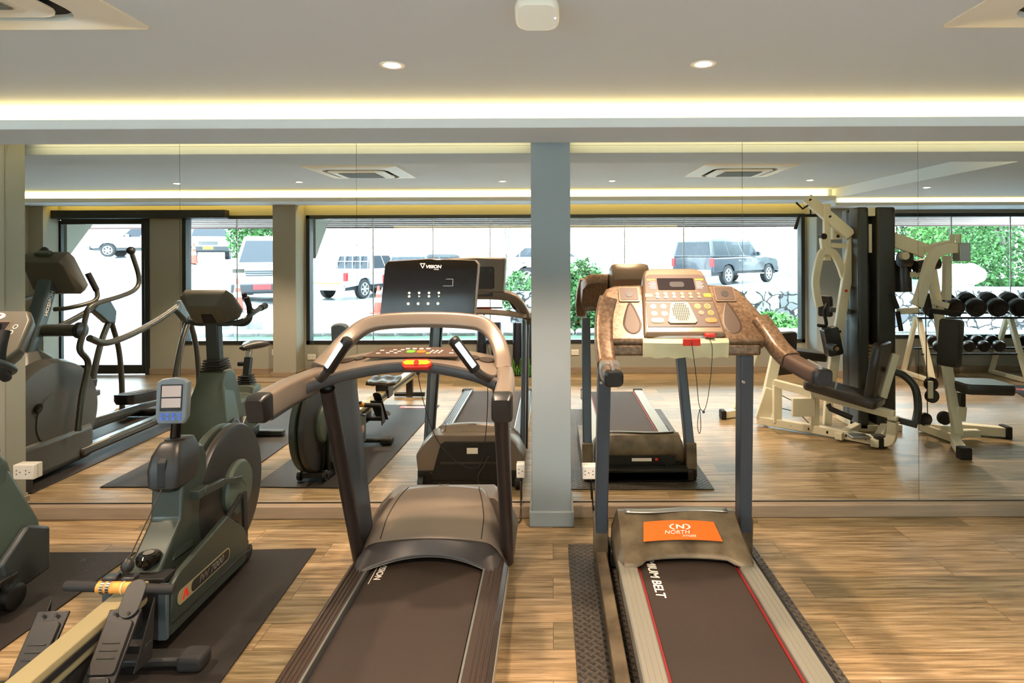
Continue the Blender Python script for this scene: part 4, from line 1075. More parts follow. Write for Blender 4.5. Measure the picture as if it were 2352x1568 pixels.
# right-hand front cowl with angular flank
m = M(); rg = []
for z, y0, y1, w_ in ((.10, -.88, -1.02, .16), (.20, -.80, -1.06, .19), (.34, -.80, -1.05, .175), (.60, -.88, -1.06, .11), (.70, -.93, -1.06, .075)):
    rg.append([(bx - w_, y0 - .03, z), (bx - w_ + .05, y0, z), (bx + w_ - .05, y0, z), (bx + w_, y0 - .03, z), (bx + w_ * .9, y1, z), (bx - w_ * .9, y1, z)])
m.loft(rg); B(m, 'front_cowl', 'bike_grey', bk, .01)
m = M(); m.prism([(-.80, .10), (-.80, .30), (-.92, .36), (-1.06, .24), (-1.02, .08)], 'x', bx + .17, bx + .205); B(m, 'flank_panel', 'bike_dark', bk, .012)
m = M(); m.box(bx - .22, bx + .18, -1.02, -.94, .03, .09); ff_ = B(m, 'front_foot', 'black_plastic', bk, .01)
for s, wx in ((1, .185), (-1, -.225)): M().lathe([(.001, -.03), (.04, -.03), (.055, -.022), (.058, 0), (.055, .022), (.04, .03), (.001, .03)], (bx + wx, -.99, .070), 24, 'x').build('transport_wheel', 'black_plastic', ff_)
m = M(); m.box(bx - .25, bx + .25, -1.66, -1.59, .011, .06); m.box(bx - .04, bx + .04, -1.62, -1.1, .03, .12); B(m, 'rear_foot', 'bike_dark', bk, .01)
m = M()
for k, (z, w_) in enumerate(((.70, .085), (.72, .078), (.74, .074), (.76, .068), (.78, .062))): m.box(bx - w_, bx + w_, -1.08, -.93, z, z + .013)
B(m, 'mast_boot', 'black_rubber', bk, .004)
m = M(); m.bar((bx, -1.0, .70), (bx, -.97, 1.09), .10, .075, (0, 1, 0)); B(m, 'mast', 'bike_dark', bk, .012)
# console
kf2 = frame((bx + .01, -.945, 1.225), (1, -.02, 0), (0, .62, .80))
o_ = [(-.185, -.135), (.17, -.135), (.215, -.06), (.185, .095), (.145, .145), (-.16, .145), (-.205, .10), (-.215, -.05)]
m = M(); m.loft([[kf2 @ Vector((u * .6, v * .62 - .01, -.115)) for u, v in o_], [kf2 @ Vector((u * .93, v * .95, -.045)) for u, v in o_], [kf2 @ Vector((u, v, -.01)) for u, v in o_], [kf2 @ Vector((u * .97, v * .97, .008)) for u, v in o_]])
ck = B(m, 'console', 'bike_console', bk, .006)
m = M(); m.fprism(kf2, [(-.10, -.045), (.095, -.045), (.105, .085), (-.11, .085)], .007, .0095); sf = m.build('screen_border', 'console_silver', ck, 0)
m = M(); m.fprism(kf2, [(-.094, -.039), (.089, -.039), (.098, .079), (-.103, .079)], .0095, .0102); m.build('screen', 'lcd_dark', sf, 0)
m = M(); m.fprism(kf2, [(.035 * math.cos(a) + .02, .112 + .018 * math.sin(a)) for a in [2 * PI * k / 20 for k in range(20)]], .007, .0092); lg = m.build('logo_disc', 'white_print', ck, 0)
m = M(); m.fprism(kf2, [(.005, .105), (.020, .121), (.038, .121), (.028, .105)], .0092, .0098); m.build('red_logo', 'red_clip', lg, 0, False)
for k in range(4):
    m = M(); m.fprism(kf2, ring(.135 - .006 * k, .055 - k * .030, 14, .0115), .007, .0094); m.build('button_ring', 'white_print', ck)
    m = M(); m.fprism(kf2, ring(.135 - .006 * k, .055 - k * .030, 14, .0085), .0094, .0100); m.build('button', 'panel_brown', ck)
m = M(); m.fprism(kf2, [(-.13, -.135), (.14, -.135), (.12, -.095), (-.11, -.095)], -.015, .012); m.build('front_ledge', 'bike_grey', ck, .004)
M().fprism(kf2, [(-.05, -.09), (.05, -.09), (.04, .0), (-.04, .0)], -.122, -.10).build('rear_clamp', 'matte_black', ck, .004)
# handlebar
def hb(s):
    return [(bx, -.955, 1.075), (bx + s * .12, -.965, 1.068), (bx + s * .215, -1.0, 1.085), (bx + s * .24, -1.10, 1.14), (bx + s * .235, -1.24, 1.165), (bx + s * .225, -1.33, 1.175)]
for s in (-1, 1):
    q = B(M().tube(fillet(hb(s), .05, 5), .019, 12), 'handlebar', 'bike_dark')
    M().tube([Vector(hb(s)[4]), Vector(hb(s)[5])], .025, 12).ball(hb(s)[5], .028, 10).build('grip', 'black_rubber', q)
    q2 = [(bx + s * .236, -1.13, 1.145), (bx + s * .215, -1.115, 1.165), (bx + s * .20, -1.08, 1.24), (bx + s * .19, -1.06, 1.30)]
    M().tube(fillet(q2, .03, 4), .018, 12).build('upper_grip', 'black_rubber', q)
    q3 = [(bx + s * .14, -.99, 1.07), (bx + s * .215, -1.04, 1.06), (bx + s * .225, -1.09, 1.10), (bx + s * .222, -1.08, 1.20), (bx + s * .214, -1.05, 1.27)]
    if s > 0: M().tube(fillet(q3, .04, 5), .021, 12).build('loop_grip', 'black_rubber', q)
# seat
m = M()
for k, (z, w_) in enumerate(((.50, .062), (.52, .055), (.54, .05), (.56, .045))): m.box(bx - w_, bx + w_, -1.52, -1.41, z, z + .013)
B(m, 'seat_post_boot', 'black_rubber', bk, .003)
m = M(); m.bar((bx, -1.46, .50), (bx, -1.51, .72), .055, .055, (0, 1, 0)); sp2 = B(m, 'seat_post', 'bike_dark', bk, .006)
M().bar((bx, -1.50, .68), (bx, -1.525, .79), .04, .04, (0, 1, 0)).build('seat_tube', 'chrome', sp2, .004)
M().cyl((bx - .03, -1.50, .665), (bx - .085, -1.50, .665), .022, 14).build('height_knob', 'black_plastic', sp2, .004)
m = M(); rg = []
for t, w_, h_ in ((-.15, .022, .012), (-.12, .03, .028), (-.03, .05, .034), (.05, .10, .040), (.11, .122, .042), (.145, .10, .030), (.155, .05, .012)):
    rg.append([(bx + w_ * math.cos(a), -1.54 - t, .815 + h_ * math.sin(a) * (.8 if math.sin(a) > 0 else 1)) for a in [2 * PI * k / 14 for k in range(14)]])
m.loft(rg); B(m, 'saddle', 'vinyl_black')
for s in (-1, 1):
    m = M(); m.bar((bx + s * .135, -1.17, .30), (bx + s * .135, -1.17 + s * .12, .30 - s * .12), .012, .03, (1, 0, 0)); cr = B(m, 'crank', 'brushed_metal', bk, .003)
    M().box(bx + s * .14, bx + s * .23, -1.17 + s * .12 - .045, -1.17 + s * .12 + .045, .285 - s * .12, .31 - s * .12).build('pedal', 'black_plastic', cr, .005)

# ================================================================ elliptical trainer
el = thing('elliptical_trainer', 'dark grey elliptical trainer with round drive cover at the left', 'elliptical trainer', (-3.85, -1.3, .009))
def E(m, name, mm, par=el, bv=0.0, **k): return m.build(name, mm, par, bv, **k)
ex = -3.86
m = M(); cyc, czc = -.72, .43
def dc(rr, k=40): return [(cyc + rr * math.cos(2 * PI * i / k), czc + rr * math.sin(2 * PI * i / k) * .97) for i in range(k)]
rg = []
for x, rr in ((-.24, .30), (-.23, .40), (-.18, .425), (.18, .425), (.23, .40), (.24, .30)): rg.append([(ex + x, y, z) for y, z in dc(rr)])
m.loft(rg); dcv = E(m, 'drive_cover', 'elliptical_grey')
m = M(); m.lathe([(.20, .240), (.21, .248), (.001, .250)], (ex, cyc - .02, czc - .02), 40, 'x'); m.build('cover_disc', 'elliptical_grey', dcv)
m = M(); m.lathe([(.03, .246), (.033, .256), (.001, .257)], (ex, cyc + .18, czc + .10), 18, 'x'); m.build('cover_badge', 'black_gloss', dcv)
m = M(); m.box(ex - .26, ex + .26, -1.06, -.34, .03, .30); E(m, 'base_shroud', 'elliptical_grey', el, .05, segs=4)
m = M(); rg = []
for z, y0, y1, w_ in ((.74, -.50, -.92, .17), (.84, -.56, -.86, .12), (.90, -.60, -.80, .08)):
    rg.append([(x + ex, y, z) for x, y in rrect(-w_, w_, min(y0, y1), max(y0, y1), .06, 4)])
m.loft(rg); E(m, 'mast_shroud', 'elliptical_grey')
m = M(); m.sweep([(ex, -.72, .84), (ex, -.84, 1.15), (ex, -.93, 1.42)], rrect(-.055, .055, -.045, .045, .02, 3), (0, 1, 0)); ms = E(m, 'mast', 'elliptical_mast')
tf = frame((ex + .058, -.86, 1.22), (0, -.33, .94), (0, -.94, -.33))
tf = frame((ex + .0565, -.865, 1.25), (0, -.30, .95), (0, .95, .30))
text('lettering', 'HORIZON', .038, frame((ex + .0575, -.868, 1.24), (0, .33, -.94), (0, .94, .33)) if False else frame((ex + .0575, -.868, 1.24), (0, -.33, .94), (0, -.94, -.33)) if False else frame((ex + .0575, -.868, 1.24), (0, .33, -.94), (0, .94, .33)), 'white_print', ms, .0005, 'CENTER', 1.1, 0, .0008)
ekf = frame((ex + .035, -.96, 1.49), (1, -.05, 0), (0, .50, .86))
o_ = [(-.15, -.19), (.15, -.19), (.19, -.14), (.175, .11), (.15, .16), (-.15, .16), (-.175, .11), (-.19, -.14)]
m = M(); m.loft([[ekf @ Vector((u * .8, v * .8, -.10)) for u, v in o_], [ekf @ Vector((u * .98, v, -.05)) for u, v in o_], [ekf @ Vector((u, v, -.0)) for u, v in o_], [ekf @ Vector((u * .95, v * .96, .012)) for u, v in o_]])
ec = E(m, 'console', 'bike_console', el, .008)
M().fprism(ekf, [(-.12, -.10), (.12, -.10), (.12, .10), (-.12, .10)], .011, .014).build('screen', 'lcd_dark', ec)
M().fprism(ekf, rrect(-.06, .05, .155, .185, .01), -.06, -.02).build('top_latch', 'bike_grey', ec, .003)
# pivot tube and swinging arms
m = M(); m.tube([(ex - .30, -.83, 1.04), (ex + .31, -.83, 1.04)], .045, 18); pv = E(m, 'pivot_tube', 'elliptical_tube')
for s in (-1, 1): M().lathe([(.045, 0), (.062, .005 * s), (.060, .04 * s), (.03, .05 * s), (.001, .05 * s)], (ex + s * .30, -.83, 1.04), 18, 'x').build('pivot_cap', 'black_plastic', pv)
for s in (-1, 1):
    X = ex + s * .34
    dy = 0 if s > 0 else .12
    up_ = [(X, -.83, 1.02), (X, -.86, 1.14), (X - s * .0, -.92, 1.22), (X + s * .02, -1.20, 1.27), (X + s * .03, -1.36, 1.32), (X + s * .03, -1.40, 1.42), (X + s * .02, -1.32, 1.64)]
    a = E(M().tube(spline(up_, 7), .019, 12), 'moving_handle', 'elliptical_tube')
    M().ball(up_[-1], .034, 12).build('handle_tip', 'black_plastic', a)
    lo_ = [(X, -.83, 1.02), (X, -.80, .90), (X, -.88, .78), (X, -.82, .55), (X, -.78, .30)]
    E(M().tube(spline(lo_, 7), .022, 12), 'swing_arm', 'elliptical_tube')
    fx_ = [(ex + s * .05, -.92, 1.19), (ex + s * .15, -.95, 1.20), (ex + s * .22, -1.10, 1.24), (ex + s * .21, -1.14, 1.32), (ex + s * .17, -1.10, 1.46)]
    g = E(M().tube(spline(fx_, 6), .017, 12), 'fixed_handle', 'elliptical_tube')
    M().tube([fx_[3], fx_[4]], .022, 12).build('grip', 'black_rubber', g)
    # overhead guide rail and its rear stand
    gr = [(X + s * .04, -.84, .98), (X + s * .04, -1.0, .92), (X + s * .04, -1.25, .94), (X + s * .04, -1.60, 1.02), (X + s * .04, -1.95, 1.14)]
    E(M().tube(spline(gr, 6), .026, 12), 'guide_rail', 'elliptical_tube')
    m = M(); m.prism([(-1.84, 1.10), (-1.93, 1.18), (-2.06, 1.17), (-2.14, 1.06), (-2.12, .94), (-2.03, .96), (-1.90, 1.06)], 'x', X + s * .04 - .035, X + s * .04 + .035); hh = E(m, 'rail_bracket', 'elliptical_mast', el, .012)
    E(M().tube(spline([(X + s * .04, -2.08, .98), (X + s * .04, -1.96, .75), (X + s * .04, -1.86, .40), (X + s * .04, -1.85, .06)], 6), .027, 12), 'rear_stand', 'elliptical_tube')
    E(M().tube(spline([(X + s * .04, -2.10, .98), (X + s * .04, -2.20, .70), (X + s * .04, -2.24, .40), (X + s * .04, -2.25, .06)], 6), .024, 12), 'rear_stand', 'elliptical_tube')
    # pedal bar and pedal
    zp = .34 if s > 0 else .48; yp = -1.62 if s > 0 else -1.40
    m = M(); m.bar((ex + s * .20, -.80, .30), (ex + s * .20, yp - .3, zp - .10), .04, .05); E(m, 'pedal_bar', 'elliptical_tube', el, .008)
    pf2 = frame((ex + s * .20, yp, zp), (1, 0, 0), (0, -1, -.10))
    m = M(); m.fprism(pf2, rrect(-.085, .085, -.20, .20, .05, 5), 0, .05) if False else m.loft([[pf2 @ Vector((u * k, v * k, w_)) for u, v in rrect(-.085, .085, -.20, .20, .05, 5)] for k, w_ in ((.9, .03), (1, .0), (1.02, -.055))])
    pd = E(m, 'pedal', 'black_plastic')
    m = M()
    for q in range(9): m.fprism(pf2, [(-.06, -.15 + q * .034), (.06, -.15 + q * .034), (.06, -.136 + q * .034), (-.06, -.136 + q * .034)], -.058, -.062)
    m.build('pedal_ribs', 'orange_tape' if False else 'hood_worn', pd, 0, False)
m = M(); m.box(ex - .28, ex - .18, -2.30, -.9, .06, .13); m.box(ex + .18, ex + .28, -2.30, -.9, .06, .13); E(m, 'base_rail', 'elliptical_tube', el, .02)
m = M(); m.tube([(ex - .42, -2.26, .054), (ex + .42, -2.26, .054)], .04, 14); rs = E(m, 'rear_stabiliser', 'black_plastic')
for s in (-1, 1): M().ball((ex + s * .42, -2.26, .055), .043, 10).build('end_cap', 'fascia_beige', rs)
for a_ in (.28, -.34): M().cyl((ex + a_, -.34, .067), (ex + a_ + .06, -.34, .067), .055, 18).build('transport_wheel', 'black_plastic', el, .004)
# ================================================================ multi gym (cream frame, black shrouded weight tower)
mgx = thing('multi_gym', 'cream framed multi gym with a tall black weight tower and black pads', 'multi gym', (2.9, -1.8, 0))
def G(m, name, mm='gym_cream', par=mgx, bv=.006, **k): return m.build(name, mm, par, bv, **k)
TY = -1.80
def gv(px, py, d): return R(px, py, d)
for (x0, x1, y0, y1) in ((2.74, 2.835, TY - .08, TY + .10), (2.905, 3.075, TY - .08, TY + .10), (3.02, 3.13, TY - .34, TY - .22), (2.80, 2.90, TY - .34, TY - .22)):
    q = G(M().box(x0, x1, y0, y1, .01, 2.01), 'tower_shroud', 'gym_shroud', mgx, .02, segs=3)
    M().cyl(((x1 - .03), y1, 1.975), ((x1 - .03), y1 + .004, 1.975), .010, 12).build('bolt', 'matte_black', q)
G(M().box(2.835, 2.905, TY + .02, TY + .08, 1.93, 2.01), 'tower_top_plate')
G(M().box(2.79, 3.0, TY - .21, TY - .08, .06, 1.98), 'tower_shade_backing', 'matte_black')  # black block added to stand for the shade in the shroud gap
m = M(); m.box(2.74, 3.13, TY - .34, TY + .10, 0, .06); G(m, 'tower_base')
# weight stack and guide rods
for k in range(15):
    M().box(2.836, 2.904, TY - .06, TY + .05, .30 + k * .032, .322 + k * .032).build('weight_plate', 'plate_brass', mgx, .003)
for x in (2.855, 2.885): M().cyl((x, TY + .0, .3), (x, TY + .0, 1.9), .006, 10).build('guide_rod', 'chrome', mgx)
M().cyl((2.870, TY + .03, .80), (2.870, TY + .03, 1.9), .004, 8).build('lift_cable', 'matte_black', mgx)
G(M().box(2.855, 2.885, TY - .0, TY + .06, 1.60, 1.86), 'tower_pulley_plate')
# lat arm to the upper left
def boxbar(p, q, w, h, name, mm='gym_cream', par=mgx, up=(0, 1, 0), bv=.006): return G(M().bar(p, q, w, h, up), name, mm, par, bv)
latA, latB = gv(1955, 545, 5.5), gv(1853, 458, 5.75)
la = boxbar(latA, latB, .10, .055, 'lat_arm')
for t in (.05, .5): 
    q = latA.lerp(latB, 1 - t); M().cyl(q + Vector((0, .028, 0)), q + Vector((0, .034, 0)), .014, 12).build('bolt', 'matte_black', la)
# hanging lat bar
hb0 = gv(1862, 497, 5.75)
lb = M().tube([hb0 + Vector((-.15, 0, -.13)), hb0 + Vector((-.11, 0, .0)), hb0, hb0 + Vector((.11, 0, .0)), hb0 + Vector((.17, 0, -.13))], .016, 10).build('lat_bar', 'black_rubber', mgx)
m = M(); m.tube([latB + Vector((0.03, 0, -.06)), hb0], .008, 8); m.tube([hb0 + Vector((-.16, .05, .12)), hb0 + Vector((-.10, .05, .06)), hb0 + Vector((0, .03, .12)), latB + Vector((.05, 0, -.08))], .010, 8); m.build('lat_hanger', 'matte_black', lb)
# vertical drop from the lat arm, press arms
d1 = 5.62
v0, v1 = gv(1898, 475, d1), gv(1898, 600, d1); v1 = Vector((v0.x, v0.y, v1.z))
vd = boxbar(v0 + Vector((0, 0, .02)), v1, .06, .05, 'drop_post', up=(0, 1, 0))
G(M().box(v0.x + .05, v0.x + .13, v0.y - .03, v0.y + .03, gv(0, 552, d1).z, gv(0, 505, d1).z), 'pulley_bracket')
for zz in (512, 545): M().cyl((v0.x + .09, v0.y + .03, gv(0, zz, d1).z), (v0.x + .09, v0.y + .036, gv(0, zz, d1).z), .014, 12).build('bolt', 'matte_black', vd)
q = gv(1888, 545, d1); M().cyl(q + Vector((0, -.03, 0)), q + Vector((0, .04, 0)), .028, 16).build('pivot_bolt', 'matte_black', vd)
boxbar(gv(1888, 540, d1) , gv(1893, 590, d1), .05, .06, 'pivot_bracket')
for pts, nm in (([(1893, 578), (1885, 585), (1878, 610), (1872, 650), (1877, 690), (1881, 706)], 'press_arm'), ([(1893, 578), (1913, 583), (1928, 610), (1938, 640)], 'press_arm')):
    pp = [gv(a, b, d1 - .05) for a, b in pts]
    G(M().sweep(spline(pp, 5), [(-.032, -.022), (.032, -.022), (.032, .022), (-.032, .022)], (0, 1, 0)), nm)
G(M().bar(gv(1900, 565, d1), gv(1950, 567, d1), .045, .03, (0, 1, 0)), 'cross_link')
# slanted seat mast
s0, s1 = gv(1958, 548, 5.55), gv(1902, 905, 5.55)
sm = boxbar(s0, Vector((s1.x, s1.y, s1.z)), .085, .05, 'seat_mast')
for t in (.34, .60, .66): 
    q = s0.lerp(s1, t); M().cyl(q + Vector((0, .024, 0)), q + Vector((0, .031, 0)), .013, 12).build('bolt', 'matte_black' if t > .4 else 'red_clip', sm)
G(M().bar(s1, Vector((s1.x - .02, s1.y, .02)), .07, .05, (0, 1, 0)), 'mast_leg')
def pad(c, w, l, t, fr_, name, mm='vinyl_black', par=mgx):
    mx = fr_.copy(); mx.translation = Vector(c)
    m = M(); o = rrect(-w / 2, w / 2, -l / 2, l / 2, min(w, l) * .16, 5)
    m.loft([[mx @ Vector((u * .96, v * .97, -t / 2)) for u, v in o], [mx @ Vector((u, v, -t * .3)) for u, v in o], [mx @ Vector((u, v, t * .3)) for u, v in o], [mx @ Vector((u * .94, v * .96, t / 2)) for u, v in o]])
    return G(m, name, mm, par, 0)
# knee rollers and small pads near the mast
pad(gv(1908, 785, 5.5), .14, .26, .10, frame((0, 0, 0), (1, 0, .2), (0.05, 0, 1)), 'knee_pad')
q = gv(1904, 797, 5.45); M().cyl(q, q + Vector((0, .14, 0)), .035, 16).build('knee_roller', 'black_rubber', mgx); M().cyl(q + Vector((0, .14, 0)), q + Vector((0, .145, 0)), .018, 14).build('roller_cap', 'plate_brass', mgx)
pad(gv(1895, 705, 5.75), .12, .20, .06, frame((0, 0, 0), (.6, .8, 0), (0, 0, 1)), 'arm_pad')
M().tube(spline([gv(1898, 700, 5.6), gv(1892, 720, 5.55), gv(1896, 748, 5.55), gv(1878, 749, 5.5)], 5), .016, 10).build('curl_handle', 'black_rubber', mgx)
boxbar(gv(1905, 712, 5.65), gv(1955, 718, 5.55), .05, .04, 'arm_pad_bar', 'gym_shroud')
# far left back pad and its stabiliser
pad(gv(1800, 812, 6.15), .26, .44, .08, frame((0, 0, 0), (.9, -.43, 0), (.18, 0, 1)), 'back_pad')
pad(gv(1850, 815, 6.2), .34, .30, .08, frame((0, 0, 0), (1, 0, -.12), (0, 1, 0)), 'side_seat_pad')
st0 = gv(1657, 960, 5.85); st0.z = .04; st1 = gv(1722, 945, 5.95); st1.z = .05
sb = boxbar(st0, st1, .07, .07, 'left_stabiliser', up=(0, 0, 1)); M().box(st0.x - .02, st0.x + .03, st0.y - .05, st0.y + .05, 0, .085).build('rubber_foot', 'black_rubber', sb, .01)
boxbar(gv(1690, 940, 5.9), gv(1738, 790, 6.1), .06, .05, 'left_strut')
boxbar(gv(1750, 960, 5.7), gv(1785, 800, 5.9), .10, .05, 'pad_upright')
G(M().bar(gv(1748, 965, 5.6), gv(1772, 895, 5.6), .13, .03, (0, 1, 0)), 'pulley_plate')
# front bench: lower rail curving up, upper rail, posts
da, db = 5.62, 4.90
def bench(px, py): 
    t = (px - 1740) / (2050 - 1740); d = da + (db - da) * t
    return gv(px, py, d)
low_ = [bench(1738, 968), bench(1800, 984), bench(1880, 1002), bench(1960, 1022), bench(2015, 1034)]
for p in low_: p.z = .05
lr = G(M().sweep(spline(low_ + [bench(2042, 1012), bench(2048, 975), bench(2048, 957)], 5), [(-.03, -.036), (.03, -.036), (.03, .036), (-.03, .036)], (0, 0, 1)), 'lower_rail')
for t in range(5):
    q = low_[1].lerp(low_[4], t / 5 + .05); n = Vector((.35, .93, 0)); M().cyl(q + n * .028, q + n * .037, .013, 12).build('bolt', 'matte_black', lr)
fq = bench(2018, 1030); M().box(fq.x - .05, fq.x + .05, fq.y - .06, fq.y + .05, 0, .10).build('rubber_foot', 'black_rubber', mgx, .02)
ur = G(M().sweep([bench(1775, 880), bench(1870, 905), bench(1960, 930), bench(2052, 955)], [(-.027, -.034), (.027, -.034), (.027, .034), (-.027, .034)], (0, 0, 1)), 'upper_rail')
for px, py in ((1783, 885), (1868, 905)):
    a = bench(px, py); boxbar(a, Vector((a.x, a.y, .05)), .075, .05, 'bench_post', up=(0, 1, 0))
G(M().box(2.10, 2.30, -1.62, -1.58, .17, .33), 'pulley_housing')
# cross members joining the bench and the tower
boxbar(bench(1880, 1000) * Vector((1, 1, 0)).length * 0 + Vector((2.42, -1.42, .045)), Vector((2.80, -1.78, .045)), .06, .06, 'cross_member', up=(0, 0, 1))
boxbar(Vector((2.62, -1.22, .045)), Vector((2.98, -1.72, .045)), .06, .06, 'cross_member', up=(0, 0, 1))
G(M().box(2.43, 2.58, -1.30, -1.20, .085, .11), 'foot_rest', 'brushed_metal')
# seat and back pad of the bench
yax = (gv(2050, 955, db) - gv(1775, 880, da)); yax.z = 0; yax.normalize()
pad(bench(1928, 905) + Vector((0, .05, .02)), .60, .27, .075, frame((0, 0, 0), (yax.x, yax.y, -.14), (-yax.y, yax.x, 0)), 'seat_pad')
bp = pad(bench(2022, 857) + Vector((0, -.05, 0)), .30, .50, .07, frame((0, 0, 0), (-yax.y, yax.x, 0), (.22, .0, 1)), 'back_pad')
M().bar(gv(2025, 915, 4.98) , gv(2055, 815, 5.0), .06, .03, (0, 1, 0)).build('pad_bracket', 'gym_cream', bp, .004)
M().tube(spline([gv(2038, 853, 5.02), gv(2070, 862, 5.0), gv(2098, 890, 4.95), gv(2106, 935, 4.9), gv(2100, 975, 4.88)], 6), .030, 12).build('lever_arm', 'gym_shroud', mgx)
boxbar(gv(2052, 964, 4.95), gv(2104, 978, 4.88), .05, .05, 'lever_base', 'gym_shroud')
M().tube([gv(1900, 930, 5.1), gv(1905, 940, 5.08), gv(1955, 962, 5.0)], .022, 12).build('roller_handle', 'black_rubber', mgx)
# cables
m = M(); m.tube(spline([gv(1775, 900, 5.6), gv(1830, 925, 5.5), gv(1862, 915, 5.4)], 6), .004, 6); m.tube(spline([gv(1775, 935, 5.6), gv(1830, 950, 5.4), gv(1866, 985, 5.4)], 6), .004, 6)
m.tube([gv(2123, 650, 5.3), gv(2128, 960, 5.3)], .004, 6); m.tube([gv(2150, 700, 5.3), gv(2152, 870, 5.3)], .004, 6); m.build('cables', 'matte_black', mgx)
# right side: fly arms
f0, f1 = gv(2035, 548, 5.5), gv(2125, 580, 5.4)
boxbar(f0, f1, .13, .05, 'upper_beam')
boxbar(gv(2120, 575, 5.4), gv(2185, 562, 5.3), .06, .08, 'fly_crosshead', up=(0, 1, 0))
G(M().sweep(spline([gv(2105, 705, 5.15), gv(2122, 650, 5.12), gv(2135, 605, 5.1), gv(2150, 583, 5.1), gv(2172, 575, 5.08), gv(2198, 573, 5.05)], 6), [(-.04, -.03), (.04, -.03), (.04, .03), (-.04, .03)], (0, 1, 0)), 'fly_arm')
fe = gv(2200, 578, 5.05); G(M().box(fe.x - .02, fe.x + .07, fe.y - .05, fe.y + .05, fe.z - .09, fe.z + .06), 'fly_arm_end', 'brushed_metal')
for k in (0, 1):
    q = gv(2186 + k * 14, 552, 5.2 - .1 * k); M().cyl(q + Vector((0, 0, -.06)), q + Vector((0, 0, .04)), .020, 12).build('pivot_pin', 'gym_cream', mgx, .003)
boxbar(gv(2174, 590, 5.25), gv(2172, 692, 5.25), .055, .055, 'fly_hanger')
boxbar(gv(2138, 622, 5.4), gv(2198, 1005, 5.08), .075, .05, 'rear_mast')
boxbar(gv(2120, 690, 5.35), gv(2178, 706, 5.25), .05, .04, 'cross_bar')
boxbar(gv(2055, 635, 5.6), gv(2112, 632, 5.5), .05, .04, 'roller_bar')
boxbar(gv(2058, 718, 5.45), gv(2110, 714, 5.35), .05, .04, 'handle_bar')
for a, b, nm in (((2068, 600, 5.6), (2070, 672, 5.6), 'forearm_roller'),): M().tube([gv(*a), gv(*b)], .085, 18).build(nm, 'vinyl_black', mgx)
M().tube([gv(2066, 598, 5.45), gv(2088, 598, 5.45)], .07, 18).build('foam_roller', 'vinyl_black', mgx)
q = gv(2072, 590, 5.38); M().cyl(q, q + Vector((0, .05, 0)), .035, 14).build('roller_cap', 'gym_cream', mgx)
M().tube([gv(2100, 615, 5.5), gv(2152, 606, 5.5)], .06, 16).build('shoulder_roller', 'vinyl_black', mgx)
for a, b in (((2046, 675, 5.4), (2060, 710, 5.4)), ((2060, 718, 5.4), (2068, 762, 5.4)), ((2128, 680, 5.3), (2138, 735, 5.3))): M().tube([gv(*a), gv(*b)], .020, 10).build('hand_grip', 'black_rubber', mgx)
M().tube([gv(2130, 716, 5.0), gv(2202, 724, 5.0)], .022, 12).build('pull_down_bar', 'black_rubber', mgx)
bp2 = pad(gv(2181, 790, 5.05), .16, .40, .09, frame((0, 0, 0), (.5, .86, 0), (.16, 0, 1)), 'back_pad')
pad(gv(2248, 890, 5.15), .43, .30, .085, frame((0, 0, 0), (1, 0, -.03), (0, 1, 0)), 'seat_pad')
boxbar(gv(2205, 905, 5.12), gv(2205, 945, 5.12), .05, .05, 'seat_post', 'gym_shroud'); boxbar(gv(2203, 935, 5.12), gv(2200, 968, 5.12), .08, .06, 'seat_collar')
# pulleys
for px, py, d in ((2136, 884, 5.25), (2138, 912, 5.25), (2166, 962, 5.2), (2122, 965, 5.35)):
    q = gv(px, py, d); pu = M().lathe([(.001, -.015), (.05, -.015), (.058, -.013), (.050, 0), (.058, .013), (.05, .015), (.001, .015)], q, 24, 'y').build('pulley', 'black_plastic', mgx)
G(M().box(gv(2131, 0, 5.2).x, gv(2142, 0, 5.2).x, -1.52, -1.50, gv(0, 918, 5.2).z, gv(0, 878, 5.2).z), 'pulley_strap')
# right base
b0, b1 = gv(2112, 990, 5.42), gv(2195, 1010, 5.05); b0.z = b1.z = .045
boxbar(b0, b1, .07, .07, 'base_tube', up=(0, 0, 1))
G(M().box(2.95, 3.30, -1.53, -1.45, .08, .15) if False else M().bar(gv(2143, 985, 5.3), gv(2180, 992, 5.15), .06, .07, (0, 0, 1)), 'pulley_base')
c0, c1, c2 = gv(2195, 1012, 5.05), gv(2192, 1028, 4.95), gv(2208, 1052, 4.70)
for p in (c0, c1, c2): p.z = .05
rf = G(M().sweep(spline([c0, c1, c2], 4), [(-.035, -.035), (.035, -.035), (.035, .035), (-.035, .035)], (0, 0, 1)), 'front_leg'); M().box(c2.x - .045, c2.x + .045, c2.y - .02, c2.y + .05, 0, .095).build('rubber_foot', 'black_rubber', rf, .01)
e0, e1 = gv(2200, 985, 5.35), gv(2305, 1003, 5.22); e0.z = e1.z = .05
rl = boxbar(e0, e1, .08, .08, 'rear_leg', up=(0, 0, 1)); M().box(e1.x - .02, e1.x + .03, e1.y - .055, e1.y + .055, 0, .105).build('rubber_foot', 'black_rubber', rl, .01)
g0, g1, g2 = gv(2190, 1010, 5.1), gv(2215, 990, 5.15), gv(2245, 985, 5.15)
for p in (g0, g1, g2): p.z = .06
G(M().sweep(spline([g0, g1, g2], 4), [(-.03, -.03), (.03, -.03), (.03, .03), (-.03, .03)], (0, 0, 1)), 'side_leg')

